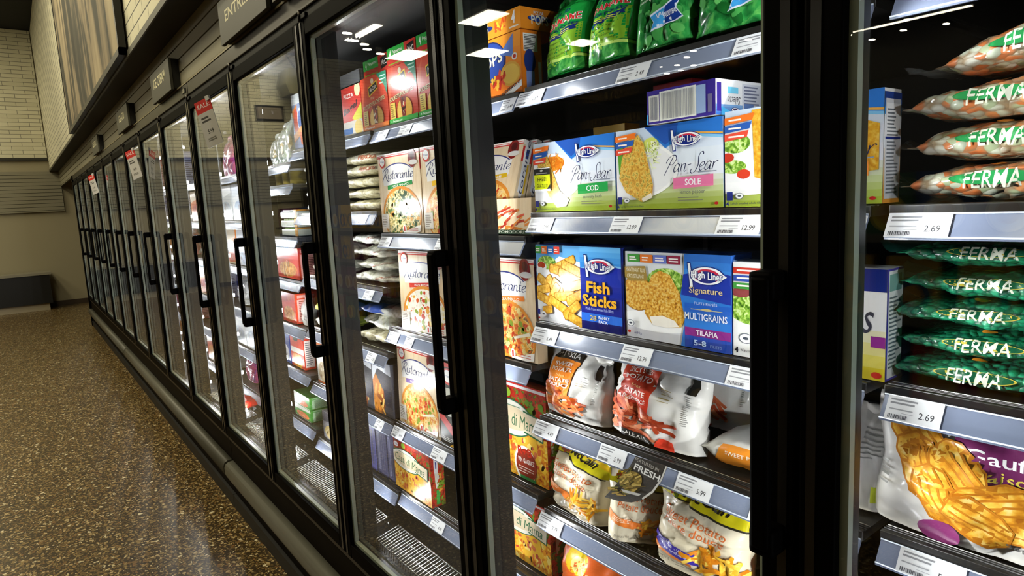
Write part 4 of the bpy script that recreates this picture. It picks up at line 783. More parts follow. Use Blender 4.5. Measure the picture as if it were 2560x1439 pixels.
# round-cut shelf card on the fourth rail
b = B(); pts = [(.002, .002), (.04, .007), (.075, .016), (.105, .032), (.13, .055), (.15, .085), (.163, .117), (.085, .114), (.062, .075), (.03, .035)]
b.prism(pts, -.0006, .0006, M('#2b2825', .4), 'y'); o = b.obj('shelf_card', None, (1.01, .168, .49), (math.radians(-3), 0, 0)); tag(o, 'dark rounded card reading featured in fresh, hanging over the cream fries bags', 'card')
a = Art(.165, .12, .4); a.P([(.635, .27), (.79, .46), (.91, .71), (.985, .97), (.965, .97), (.89, .72), (.77, .48), (.62, .29)], '#d8d6d0'); a.E(.44, .5, .2, .15, '#8a7434', 16, .5); a.sticks(.44, .5, .17, .2, 40, ['#b89a4a', '#5a4a1c', '#cbb060', '#6f6a2a', '#3a3214'], .07, .008, 5, (.2, .9)); a.sticks(.24, .25, .14, .08, 16, ['#b89a4a', '#5a4a1c', '#6f6a2a'], .06, .008, 6, (.1, .5)); a.P([(.3, .3), (.62, .36), (.58, .31), (.34, .26)], '#c9c7c2')
a.T('FEATURED IN', .70, .89, .06, '#b8b4ac', .36, .0, .15, -.1); a.T('FRESH', .70, .76, .12, '#f0efec', .40, .02, .2, -.1)
a.build('lettering', o, lambda x, y, t: (x, -.0006-t, y))
# ================================================================== bay left of the black door post: pizzas
def ristorante(w, h, flavour, fcol, topping, seed, side=False, fl=True):
    a = Art(w, h, .26); a.R(0, 0, 1, 1, WOODC); a.R(0, .965, 1, 1, '#e9e6e0'); a.R(0, .95, 1, .965, '#c8403a'); a.R(0, .975, 1, .982, '#c8403a')
    a.P([(.1, .82), (.5, .87), (.86, .80), (.84, .62), (.12, .60)], '#e6e4e0'); a.E(.48, .70, .40, .17, '#3a3f7a', 30, 0, .5, 2.6); a.E(.48, .685, .40, .17, '#e6e4e0', 30, 0, .45, 2.7)
    a.S('Ristorante', .48, .71, .062, '#3a4066', .74, .2, .085); a.P([(.22, .60), (.82, .64), (.82, .59), (.22, .545)], fcol); a.T(flavour, .53, .592, .028, '#f2ece4', .4, .01, 0, .05)
    a.E(.52, .22, .46, .36, '#d98a35', 40); a.E(.52, .21, .43, .33, topping, 40)
    cols = {'SPIN': ['#2c4a2c', '#e8d9a8', '#3f6436', '#d9a050'], 'PIZ': ['#c8452a', '#f0d890', '#e0a03c', '#8aa038', '#d9622e']}['SPIN' if topping == SPIN else 'PIZ']
    a.scatter(.52, .21, .40, .33, 90, cols, .035, seed)
    a.P([(.9, .26), (.62, .2), (.6, .22), (.88, .29)], '#efe6cc'); a.E(.85, .9, .09, .11, '#7a1f1a', 20); a.E(.86, .93, .05, .05, '#4a1210', 12); a.E(.87, .85, .1, .03, '#d8d4cc', 12)
    if fl: a.E(.13, .9, .075, .075, '#c8302c', 20); a.E(.13, .905, .062, .055, '#f0eeea', 18); a.T('Dr.Oetker', .13, .905, .02, '#2f4a94', .1, .01)
    a.R(.02, .05, .2, .24, '#dcd6ca'); a.lines(.04, .07, .18, .22, 7, '#7a726a', 3, .35)
    a.P([(.6, .02), (.96, .10), (.94, .02), (.62, -.05)], '#efeae0'); a.E(.58, .05, .045, .05, '#f2efe8', 14); a.T('1', .58, .05, .06, '#c8302c', .03, .02); a.lines(.66, .02, .9, .07, 2, '#c85a4a', 2, .25); return a
def rist_side(d, h, fcol):
    a = Art(d, h, .3); a.R(0, 0, 1, 1, '#d9c3a0'); a.R(0, .95, 1, 1, '#ece8e0'); a.R(0, .76, 1, .93, '#c8302c'); a.E(.5, .85, .32, 1.6*.32, '#eeece8', 16); a.R(.36, .8, .64, .9, '#2f4a94'); a.R(.2, .42, .8, .74, '#dfe0e2'); a.R(.66, .42, .8, .74, fcol); a.T('Ristorante', .46, .58, .05, '#39405c', 2.2*.1/.03*.03/d*.9, .0, .2, PI/2) if d > .02 else None
    a.R(.1, .3, .9, .31, '#5a4a3a'); return a
PZ = dict(group='tan restaurant style pizza cartons')
def pizza(lab, x0, x1, z0, h, yf, fl, fc, top, seed, lean=0, yaw=0, d=.03):
    return carton('pizza_box', lab, 'box', x0, x1, z0, h, yf, d, '#d6bf9a', ristorante(x1-x0, h, fl, fc, top, seed), rist_side(d, h, fc), None, lean, yaw, **PZ)
def mama(w, h, seed):
    a = Art(w, h, .28); a.R(0, 0, 1, 1, TOMS); a.R(0, .94, 1, 1, '#c8302c'); a.R(0, .955, 1, .985, '#ecebe8'); a.E(.3, .88, .07, .05, '#8fb83a', 14); a.scatter(.55, .8, .4, .12, 16, ['#d0402a', '#b82a1c', '#e05a3a', '#6f9a30'], .05, seed, (.8, 1), 12)
    a.R(0, 0, 1, .5, CASA); a.scatter(.5, .26, .5, .24, 60, ['#f0c040', '#e89a2a', '#d8683a', '#f4dc80', '#c84a34'], .045, seed+1); a.P([(.5, .1), (.85, .22), (.8, .5), (.45, .42)], '#eab83a'); a.scatter(.65, .3, .16, .14, 16, ['#d8784a', '#f4d878', '#c85a4a'], .04, seed+2)
    a.E(.36, .62, .42, .2, '#2f6a4a', 30); a.E(.36, .62, .405, .185, '#e4e0d4', 30); a.P([(.6, .74), (.96, .7), (.94, .46), (.6, .5)], '#2f6a4a'); a.P([(.6, .72), (.945, .685), (.925, .48), (.6, .52)], '#e4d6bc'); a.E(.36, .62, .36, .13, '#d9c8a8', 28); a.T('Casa di Mama', .46, .61, .14, '#2f6a4a', .82, .0, .15, -.04); a.lines(.15, .74, .55, .76, 1, '#6a8a74', 2, .5)
    a.E(.1, .86, .08, .07, '#c8302c', 18); a.E(.1, .865, .066, .05, '#f0eeea', 16); a.T('Dr.Oetker', .1, .865, .025, '#2f4a94', .1, .01); return a
def mama_side(d, h):
    a = Art(d, h, .28); a.R(0, 0, 1, 1, TOMS); a.R(0, .94, 1, 1, '#c8302c'); a.R(0, .955, 1, .985, '#ecebe8'); a.E(.42, .76, .22, .3, '#c8302c', 16); a.E(.42, .76, .15, .24, '#f0eeea', 14); a.R(.38, .7, .46, .82, '#2f4a94'); a.P([(.3, .62), (.62, .6), (.58, .32), (.34, .34)], '#e0dccc'); a.R(.36, .04, .6, .3, '#3fa848'); a.scatter(.7, .4, .2, .3, 14, ['#e0a03a', '#c84a2a', '#7da52f'], .1, 4); return a
b0 = [deck(0, i) for i in range(5)]
# top shelf
def pockets(w, h, green, seed):
    a = Art(w, h, .28); a.grad(0, 0, 1, 1, '#c23a26', '#d04a30', 4); a.P([(.2, 1), (0, .2), (.0, .7)], '#d9603e'); a.P([(.62, 1), (1, 1), (1, .55), (.9, .75)], '#1f7a5a'); a.lines(.74, .78, .96, .96, 3, '#b8dcc8', 2, .35)
    a.P([(.28, .80), (.64, .9), (.66, .74), (.3, .62)], '#e8c42a'); a.P([(.3, .78), (.62, .87), (.64, .75), (.32, .65)], '#191714'); a.T('McCain', .47, .765, .07, '#ece6d8', .26, .02, .2, .22); a.E(.46, .9, .06, .05, '#d9cba8', 12); a.T('PIZZA', .44, .59, .04, '#e8dcb0', .14, .01)
    a.T('POCKETS·POCHETTES', .47, .49, .075, '#3a1a10', .86, .05, .15, .12); a.T('POCKETS·POCHETTES', .47, .49, .075, '#ecd9a0', .86, .012, .15, .12)
    a.E(.55, .2, .28, .24, '#8a3a1c', 26); a.E(.55, .2, .26, .23, '#dca83c', 26); a.E(.45, .2, .13, .2, '#e8bf5a', 18); a.P([(.42, .44), (.62, .44), (.58, .04), (.48, .02)], '#7a1f16'); a.scatter(.53, .24, .06, .17, 18, ['#efe0b8', '#c8452a', '#3a1410'], .035, seed); a.R(.06, .1, .24, .38, '#ddc25a'); a.lines(.08, .12, .22, .36, 7, '#7a5a1c', 4, .4)
    a.R(0, 0, 1, .1, '#2fa03c' if green else '#e07a34'); a.T('4 Pepperoni', .26, .05, .05, '#f2f2e8', .4, .01); return a
for k, (x0, x1, lab) in enumerate(((-.088, .094, 'red pizza pocket carton with an orange foot, second from the shelf post'), (.100, .274, 'middle red pizza pocket carton with a green foot'), (.279, .455, 'red pizza pocket carton partly hidden by the black door edge'))):
    w = x1-x0; h = .166; sa = Art(.055, h, .3); sa.R(0, 0, 1, 1, '#cf4226'); sa.R(.3, .62, .75, .98, '#e8e4dc'); sa.bars(.34, .65, .7, .95, 9, '#3a3a3a', 4); sa.R(.3, .2, .7, .5, '#e07a40')
    carton('pizza_pocket_box', lab, 'box', x0, x1, b0[0], h, .214, .055, '#c8402a', pockets(w, h, k > 0, k+3), sa, group='red pizza pocket cartons')
    if k or 1:
        t = Art(.172, .054, .3); t.R(0, 0, 1, 1, '#c0362a'); t.R(0, .42, .62, 1, '#2c9a3c'); t.T('4', .12, .7, .4, '#f2f2e8', .06, .02); t.T('Pepperoni', .38, .72, .24, '#f2f2e8', .36, .01); t.R(.04, .1, .6, .16, '#7fae2a'); t.P([(.72, .8), (.96, .9), (.96, .3), (.72, .2)], '#191714'); t.T('McC', .85, .55, .3, '#ece6d8', .2, .02)
        carton('pizza_pocket_box', ('red carton lying on the first pizza pocket carton', 'red and green carton lying on the middle pizza pocket carton', 'red and green carton lying on the right hand pizza pocket carton')[k], 'box', x0+.001, x0+.173, b0[0]+.1685, .054, .218+.01*(k == 0), .16, '#c0362a', t, None, group='red pizza pocket cartons')
def pops(w, h, full=True):
    a = Art(w, h, .28); a.grad(0, 0, 1, 1, '#e0701c', '#e8952a', 4); a.E(.2, .62, .42, .34, '#16245a', 24); a.E(.2, .64, .38, .3, '#2a4aa0', 24); a.P([(.45, .7), (.82, .98), (.8, .6)], '#5a78b8'); a.T('PIZZA', .2, .78, .07, '#dfe4f0', .3, .01, 0, .15); a.T('POPS', .2, .62, .2, '#1a2250', .66, .06, .05, .2); a.T('POPS', .2, .62, .2, '#f2efda', .66, .02, .05, .2)
    a.E(.72, .34, .26, .2, '#d9a23a', 20); a.E(.72, .34, .22, .16, '#e2b84e', 18); a.sticks(.42, .3, .18, .1, 16, ['#c8402a', '#e8b23a', '#e06a2a', '#b82a1c'], .08, .03, 3); a.P([(.5, .0), (1, .2), (1, .1), (.7, -.02)], '#f0ede4'); a.T('PEPPERONI', .72, .1, .06, '#2a2420', .5, .01, 0, .3); a.E(.85, .6, .07, .06, '#e4ddd0', 12); a.E(.85, .6, .04, .035, '#b82a1c', 10); return a
sa = Art(.06, .135, .3); sa.R(0, 0, 1, 1, '#e27c22'); sa.R(.12, .66, .8, .95, '#e6e6e4'); sa.lines(.16, .68, .76, .93, 10, '#4a4a48', 2, .5); sa.E(.4, .5, .28, .2, '#24397f', 14); sa.R(.2, .05, .6, .34, '#7f92cc'); sa.R(.8, .1, .95, .5, '#ecdfcc')
carton('pizza_snack_box', 'upright orange snack carton with a blue round logo at the shelf end', 'box', .60, .748, b0[0], .135, .214, .06, '#e07c22', pops(.148, .135), sa, group='orange pizza snack cartons')
a = Art(.14, .047, .28); a.R(0, 0, 1, 1, '#e8942a'); a.E(.05, .5, .2, .14, '#24397f', 18); a.T('PS', .06, .5, .4, '#f0eed8', .14, .02); a.sticks(.5, .5, .2, .2, 12, ['#e0602a', '#f2c23a', '#d84a22'], .06, .02, 3); a.T('4', .82, .62, .6, '#f2f2ee', .1, .03, .1); a.lines(.7, .1, .95, .25, 1, '#efe2d0', 2, .5)
sd = Art(.15, .047, .28); sd.R(0, 0, 1, 1, '#e58a26'); sd.E(.38, .52, .24, .155, '#16245a', 22); sd.E(.38, .54, .22, .14, '#2a4aa0', 22); sd.T('PIZZA', .36, .78, .17, '#dfe4f0', .2, .01); sd.T('POPS', .38, .46, .44, '#f2efda', .34, .02); sd.E(.88, .5, .1, .12, '#d9a23a', 14); sd.sticks(.8, .5, .1, .3, 8, ['#e0602a', '#f2c23a'], .05, .02, 4)
carton('pizza_snack_box', 'orange snack carton lying on the upright one, round blue logo on its end', 'box', .612, .75, b0[0]+.137, .047, .214, .15, '#e58a26', a, sd, group='orange pizza snack cartons')
# second shelf
pizza('tan pizza carton with a green spinach band, left end of its shelf', -.008, .258, b0[1], .244, .214, 'PIZZA SPINACI', '#2a8a44', SPIN, 2)
pizza('tan pizza carton with a yellow band, next to the spinach one', .266, .53, b0[1], .244, .214, 'PIZZA FUNGHI', '#e8b81e', PIZZA, 7)
for k in range(3):
    pizza(('front', 'middle', 'rear')[k]+' one of three tan pizza cartons leaning back at the shelf end', .352, .612, b0[1], .235, .255+.042*k, 'PIZZA SALAME', '#d8b020', PIZZA, 20+k, .30, -.02, .034)
a = Art(.26, .20, .28); a.R(0, 0, 1, 1, WOODC); a.E(.55, .42, .5, .42, '#d9882c', 36); a.E(.55, .42, .46, .38, PIZZA, 36); a.sticks(.55, .45, .44, .42, 60, ['#a8301f', '#c8523a', '#efd9a8', '#d9823a', '#f0e6cc'], .09, .02, 6, (.1, .8)); a.R(0, 0, 1, .1, '#2c4430'); a.T('MOZZARELLA', .6, .05, .05, '#d8dcd0', .5, .01)
carton('pizza_box', 'low pizza carton with a tilted salami pizza, in front of the leaning three', 'box', .50, .752, b0[1], .085, .216, 0.03, '#c9ae84', None, None, None, .06, 0, **PZ)
bx = [o for o in SC.objects if o.get('label', '').startswith('low pizza carton')][0]; a.h = .2
b2 = Art(.252, .085, .28); b2.R(0, 0, 1, 1, WOODC); b2.E(.55, -.1, .5, .34, '#d9882c', 36); b2.E(.55, -.12, .46, .31, PIZZA, 36); b2.sticks(.55, .35, .44, .4, 60, ['#a8301f', '#c8523a', '#efd9a8', '#d9823a', '#f0e6cc'], .08, .012, 6, (.1, .6)); b2.R(0, 0, 1, .12, '#2c4430'); b2.T('POMODORI', .7, .06, .08, '#d8dcd0', .4, .01); b2.build('printed_front', bx, lambda x, y, t: (x-.126, -t, y))
# third shelf
pizza('tan pizza carton with a red mozzarella band, set slightly askew', .085, .335, b0[2], .25, .222, 'PIZZA MOZZARELLA', '#c8382e', NM('mozzarella_pizza', [(.32, '#b8401f'), (.42, '#e8e0cc'), (.6, '#f4efe2'), (.72, '#d97a3c')], 45, rough=.3), 4, .02, .1)
pizza('tan pizza carton behind the black bow handle, colourful pepper topping', .345, .525, b0[2], .245, .216, 'PIZZA VEGETALE', '#2a9a4a', NM('pepper_pizza', [(.3, '#c8302a'), (.45, '#e8742a'), (.56, '#f0c23a'), (.68, '#f0e0a0'), (.76, '#c83a2a')], 55, rough=.3), 5)
pizza('tan chicken pizza carton with an orange band, right end of its shelf', .532, .757, b0[2], .25, .215, 'PIZZA POLLO', '#e07a2a', NM('chicken_pizza', [(.3, '#24442c'), (.4, '#d8502a'), (.48, '#e8a03c'), (.58, '#f2d88c'), (.66, '#2c4a2c'), (.74, '#e06a34')], 55, rough=.3, dist=.8), 9)
# fourth shelf
pizza('tan pizza carton with a purple band, loaded pizza, fourth shelf', .012, .272, b0[3], .262, .214, 'PIZZA SPECIALE', '#7a5aa0', PIZZA, 13, .03)
a = Art(.235, .255, .28); a.R(0, 0, 1, 1, '#26241f'); a.R(0, .95, 1, 1, '#c8302c'); a.E(.25, .84, .12, .1, '#c8302c', 18); a.E(.25, .845, .1, .075, '#f0eeea', 16); a.T('Dr.Oetker', .25, .845, .03, '#2f4a94', .16, .01); a.P([(.16, .7), (.6, .72), (.6, .4), (.2, .36)], '#c9cabf'); a.T('Giuseppe', .5, .58, .1, '#3a3a34', .6, 0, .2); a.P([(0, .42), (.35, .22), (.75, .34), (.7, .2), (.35, .1), (0, .3)], '#c83a3a'); a.P([(.2, .0), (.95, .38), (1, .3), (1, 0)], '#e8b23c'); a.P([(.3, .04), (.95, .34), (1, .26), (1, .04)], CASA); a.lines(.05, .04, .4, .1, 3, '#d8d8d0', 2, .4)
carton('pizza_box', 'black pizza carton with a red scarf and a pizza slice, behind the handle', 'box', .279, .514, b0[3], .255, .214, .035, '#26241f', a, None)
MB = dict(group='red tomato patterned pizza cartons')
carton('pizza_box', 'tomato red pizza carton with an oval name plate, right end of the fourth shelf', 'box', .53, .752, b0[3], .25, .236, .035, '#a8321c', mama(.222, .25, 3).E(.6, .16, .2, .2, '#f0ece4', 24).E(.62, .16, .19, .17, '#8a2f22', 24).T('R+B', .6, .3, .09, '#b82a1c', .26, .03).T('VIN GAGNEZ', .62, .2, .05, '#f0ece4', .3, .01).lines(.48, .06, .76, .14, 3, '#e8d8cc', 2, .3).R(.5, .0, .78, .035, '#2f7a3f'), mama_side(.035, .25), **MB)
# bottom shelf
carton('pizza_box', 'tomato red pizza carton alone on the bottom shelf of the pizza door', 'box', -.035, .207, b0[4], .18, .205, .05, '#a8321c', mama(.242, .18, 8), mama_side(.05, .18), **MB)
carton('pizza_box', 'tomato red pizza carton on the bottom shelf, right end by the black post', 'box', .53, .748, b0[4], .18, .236, .05, '#a8321c', mama(.218, .18, 15), mama_side(.05, .18), **MB)
# ================================================================== bay behind the second door
n = [deck(-1, i) for i in range(6)]
a = Art(.16, .16, .28); a.R(0, 0, 1, 1, '#c8332c'); a.P([(.5, .35), (1, .62), (1, .3), (.75, .25)], '#d8d82a'); a.R(0, 0, 1, .3, '#ddd8cc'); a.T('Bagel', .45, .55, .17, '#1c1a22', .75, .03, .1, .2); a.T('PIZZA', .4, .82, .09, '#f2e6dc', .5, .02); a.E(.85, .9, .14, .14, '#e0d0a0', 18); a.E(.8, .14, .2, .16, '#dcc070', 18); a.R(.04, .04, .5, .16, '#4a78b8')
carton('bagel_box', 'red bagel snack carton with black lettering, next to the pizza pocket cartons', 'box', -.253, -.094, n[0], .16, .214, .05, '#c8332c', a, None)
b = B(); b.box(-.13, .13, 0, .3, 0, .004, M('#2a2a2a', .4)); b.box(-.13, .13, 0, .004, 0, .045, M('#56585a', .25), .001); b.box(-.13, .13, .296, .3, 0, .045, M('#2a2a2a', .4)); b.box(-.13, -.126, 0, .3, 0, .045, M('#2a2a2a', .4)); b.box(.126, .13, 0, .3, 0, .045, M('#2a2a2a', .4))
o = b.obj('shelf_tray', None, (-.226, .218, n[0]+.163)); tag(o, 'grey plastic tray lying on the red bagel carton', 'tray')
def snack(name, lab, cat, x0, x1, z0, h, c0, c1, c2, txt, yf=.214, dep=.06, seed=1, food=None, sidec=None, group=None):
    w = x1-x0; a = Art(w, h, .28); a.R(0, 0, 1, 1, c0); a.P([(0, .62), (1, .78), (1, 1), (0, 1)], c1); a.E(.5, .3, .4, .25, c2 if food is None else food, 22); a.scatter(.5, .3, .32, .2, 22, [c2, mix(c2, '#ffffff', .4), mix(c2, '#5a2a10', .4)], .06, seed)
    if txt: a.T(txt, .5, .78, .12, '#f2f0ea', .72, .02)
    a.R(0, 0, 1, .05, c1); s = side_art(dep, h, sidec or c0, mix(c0, '#ffffff', .55), mix(c0, '#202020', .5), seed)
    return carton(name, lab, cat, x0, x1, z0, h, yf, dep, c0, a, s, group=group)
# stacked clear frosty bags
SG = 'frosty clear bags stacked behind the second door'
k = 0
for i, (z, ys) in enumerate(((1.0, 0),)): pass
def lab_bag(a, col, t, w=.5):
    a.T(t, .72, .5, .3, col, w, .02); return a
for j in range(5):
    pillow('frozen_bag', ('bottom', 'second from bottom', 'middle', 'second from top', 'top')[j]+' frosty clear bag, upper stack beside the spinach pizza carton', 'bag', -.225+.006*(j % 2), .33, n[1]+.040*j, .40, .2, .036, CLEARY, lab_bag(Art(.40, .1, .3), '#b8502a', 'PIEROGI', .3) if j > 2 else None, .02*(-1)**j, 0, 0, SG, seed=40+j)
for j in range(4):
    pillow('frozen_bag', ('bottom', 'second', 'third', 'top')[j]+' silvery clear bag in the middle stack behind the mozzarella pizza', 'bag', -.175+.02*j-.012*j*j, .36, n[2]+.045*j, .42-.03*j, .24, .038, CLEARW, Art(.40, .1, .3).E(.7, .6, .16, .05, '#8a4a24', 16, .3).E(.7, .6, .12, .03, '#d8d4c8', 14, .3), .05*(-1)**j, .0, 0, SG, seed=50+j, wr=.007)
for j in range(3):
    pillow('frozen_bag', ('bottom', 'middle', 'top')[j]+' loose clear bag with blue print in the fourth shelf heap', 'bag', -.19+.03*j, .35, n[3]+.052*j, .36, .22, .042, CLEARW if j else CLEARY, Art(.36, .1, .3).P([(.05, .2), (.5, .3), (.5, .9), (.05, .8)], '#2f4a9a') if j == 2 else None, .1*(-1)**j, 0, 0, SG, seed=60+j, wr=.008)
def strips(w, h, seed):
    a = Art(w, h, .28); a.R(0, 0, 1, 1, '#4a4a52'); a.P([(0, 1), (1, 1), (1, .78), (.3, .86), (0, .6)], '#dfe2ea'); a.P([(0, .0), (.4, .0), (.75, .3), (.2, .75), (0, .6)], '#b8742c'); a.sticks(.35, .25, .3, .3, 20, ['#d8a04a', '#c8802c', '#e8bf6a', '#8a4a1c'], .14, .05, seed); a.R(.6, .2, .95, .5, '#2f3040'); return a
for j, (x0, x1) in enumerate(((-.33, -.186), (-.18, -.036))):
    carton('chicken_strip_box', ('left', 'right')[j]+' grey and white chicken strip carton beside the purple banded pizza', 'box', x0, x1, n[4], .19, .214, .06, '#565660', strips(.144, .19, j+2), None, group='grey chicken strip cartons')
for j, (x0, x1) in enumerate(((-.33, -.22), (-.212, -.13), (-.122, -.06))):
    a = Art(x1-x0, .18, .3); a.R(0, 0, 1, 1, '#3f3f58' if j else '#5a5a94'); a.R(.1, .1, .35, .9, '#6f7088'); a.bars(.12, .12, .9, .86, 5, '#55566c', j)
    sa = Art(.16, .18, .3); sa.R(0, 0, 1, 1, '#34343f'); sa.lines(.08, .1, .9, .9, 9, '#4a4a58', j, .4)
    carton('dinner_box', ('leftmost', 'middle', 'rightmost')[j]+' dark violet carton on the bottom shelf left of the lone pizza', 'box', x0, x1, n[5], .175, .222, .16, '#3c3c4e', a, sa, group='dark violet cartons')
# left part of that bay, seen through the third door
a = Art(.11, .215, .28); a.R(0, 0, 1, 1, '#7f90b8'); a.R(0, .82, 1, 1, '#cfd4d2'); a.P([(0, .72), (.55, .82), (.45, .66), (0, .58)], '#e08a3a'); a.E(.35, .5, .26, .24, '#c8402e', 16); a.E(.75, .52, .26, .22, '#dfe3ea', 14); a.E(.75, .52, .2, .17, '#3f62a4', 12); a.P([(0, .28), (1, .44), (1, .3), (0, .14)], '#e89a34'); a.P([(.6, .3), (1, .3), (1, .05), (.7, .08)], '#dd6a34')
carton('ice_pop_box', 'tall blue and orange carton high in the third door, against its black edge', 'box', -.742, -.632, n[0], .205, .214, .06, '#7f90b8', a, None)
for j in range(4):
    pillow('frozen_bag', ('bottom', 'second', 'third', 'top')[j]+' puffy pale green bag in the third door, second shelf', 'bag', -.60, .30, n[1]+.05*j, .24, .16, .044, CLEARW, None, 0, 0, 0, 'pale puffy bags in the third door', seed=70+j)
for j in range(2):
    pillow('frozen_bag', ('lower', 'upper')[j]+' white bag with orange specks behind the bow handle of the third door', 'bag', -.62, .31, n[2]+.074*j, .25, .17, .064, CLEARW, Art(.25, .1, .3).sticks(.3, .6, .2, .2, 8, ['#d8602a', '#e89a3a'], .05, .02, j), 0, 0, 0, 'pale puffy bags in the third door', seed=80+j)
for j in range(2):
    pillow('frozen_bag', ('lower', 'upper')[j]+' yellow, green and blue vegetable bag in the third door', 'bag', -.62, .30, n[3]+.058*j, .25, .16, .052, M(('#a8b84a', '#2f5aa8')[j], .25, coat=.5), Art(.25, .1, .3).R(.05, .3, .5, .8, ('#e8e8d0', '#d8dc5a')[j]), 0, 0, 0, 'pale puffy bags in the third door', seed=85+j)
snack('dinner_box', 'white and orange carton beside the lower end of the third door handle', 'box', -.725, -.60, n[4], .17, '#e0ddd4', '#e0783a', '#b8a888', '', seed=5)
snack('dinner_box', 'grey carton low in the third door, bottom shelf', 'box', -.72, -.55, n[5], .12, '#8a8a92', '#4a4a52', '#c8b070', '', seed=6)
# ================================================================== bay -2 (third door) and the far doors
q = [deck(-2, i) for i in range(7)]
for j in range(3):
    bag('frozen_bag', ('rear left', 'middle', 'front right')[j]+' clear grey bag standing on the top shelf of the third door', 'bag', -1.16+.155*j, .29-.015*j, q[0], .17, .215-.03*(2-j), .08, NM('misty_bag', [(.3, '#8f9a98'), (.48, '#b9c2be'), (.6, '#9fb09a'), (.72, '#d4dad6')], 16, rough=.18, bump=.6, bscale=40, coat=.7), Art(.17, .2, .3).E(.6, .35, .16, .14, '#c8b98a', 14) , .08, 0, 0, 'clear grey bags on the third door top shelf', seed=90+j)
for j in range(3):
    b = B(); b.tube([(0, 0, 0), (0, 0, .05), (0, 0, .054)], [.038, .04, .036], M('#b9a44a', .25), 18); b.tube([(0, 0, .054), (0, 0, .064)], [.041, .041], M('#e6e6e4', .3), 18)
    o = b.obj('spread_tub', None, (-1.08+.095*j, .27, q[1]+GAP)); tag(o, ('left', 'middle', 'right')[j]+' yellow tub with a white lid, second shelf of the third door', 'tub', 'yellow lidded tubs')
for j in range(3):
    b = B(); b.box(-.11, .11, 0, .15, 0, .03, M('#cfd6cc', .2), .006); b.box(-.095, .095, .01, .14, .03, .036, NM('green_tray', [(.3, '#3f6a2a'), (.5, '#8fae5a'), (.65, '#dfe6d0')], 40, rough=.2)); b.box(.07, .1, -.001, .151, .0, .0365, M('#e0a23a', .3))
    o = b.obj('vegetable_tray', None, (-.94, .225, q[2]+GAP+.0385*j)); tag(o, ('bottom', 'middle', 'top')[j]+' flat clear tray of green vegetables with an orange band', 'tray', 'green vegetable trays')
CH = NM('fried_chicken', [(.3, '#7a3a14'), (.45, '#b8702a'), (.58, '#d8a04a'), (.7, '#e6c88a')], 60, rough=.3)
snack('chicken_box', 'red carton with fried chicken, white shine across it, third door', 'box', -1.13, -.835, q[3], .135, '#c8382e', '#d84a3a', '#d8a04a', '', seed=3, food=CH, dep=.1)
snack('chicken_box', 'lower red and brown chicken carton in the third door', 'box', -1.11, -.93, q[4], .135, '#c8452e', '#b83a2a', '#b8702a', '', seed=4, food=CH, dep=.1)
bag('frozen_bag', 'white bag beside the lower chicken carton in the third door', 'bag', -.875, .255, q[4], .09, .13, .06, WBAG, None, 0, 0, 0, seed=95)
snack('dinner_box', 'blue carton low in the third door, left of the red orange slice box', 'box', -1.2, -1.065, q[5], .16, '#2f4a9a', '#3f6ac0', '#d8d8e0', '', seed=5)
a = Art(.17, .165, .28); a.R(0, 0, 1, 1, '#d84a32'); a.E(.42, .82, .2, .1, '#2a4a34', 18); a.R(0, .4, 1, .55, '#e8e4dc'); a.E(.35, .2, .24, .2, '#e89a2a', 20); a.E(.62, .18, .22, .2, '#f0b83a', 20)
carton('dessert_box', 'red carton with orange slices and a dark oval, third door, low shelf', 'box', -1.05, -.88, q[5], .165, .214, .05, '#d84a32', a, side_art(.05, .165, '#cf3a28', '#e8d8d0'))
for j in range(2):
    snack('dinner_box', ('lower', 'upper')[j]+' green and white carton lying at the bottom of the third door', 'box', -1.07, -.87, q[6]+.058*j, .055, '#4a9a3f', '#d8dcd4', '#d87a4a', '', dep=.14, seed=7+j)
DOORS = {-3: 'fourth', -4: 'fifth', -5: 'sixth', -6: 'seventh', -7: 'eighth', -8: 'ninth', -9: 'tenth', -10: 'eleventh', -11: 'twelfth', -12: 'last'}
SHN = ['top', 'second', 'third', 'fourth', 'fifth', 'bottom']
PAL = [('white', '#dcdfe4', '#c9d0dc', '#9fb0c8'), ('red', '#c83a2e', '#e0d8cc', '#d8903a'), ('blue', '#3a4fa8', '#d8dce8', '#c8b060'), ('pink', '#b83a78', '#6a3a8a', '#d8c04a'), ('orange', '#dd7a2c', '#e8d8b8', '#c84a2a'), ('green', '#4a8f4a', '#dfe6d4', '#c8b84a'), ('silver', '#b8bcc0', '#e4e6e8', '#8a98a8')]
PLAN = {-3: [(0, 'B'), (0, 'K'), (0, 'K'), (3, 'B'), (6, 'K'), (1, 'B')], -4: [(6, 'B'), (1, 'K'), (4, 'B'), (2, 'K'), (3, 'B'), (0, 'K')], -5: [(2, 'K'), (0, 'K'), (1, 'B'), (2, 'B'), (1, 'K'), (6, 'K')]}
rr = random.Random(11); proto = {}
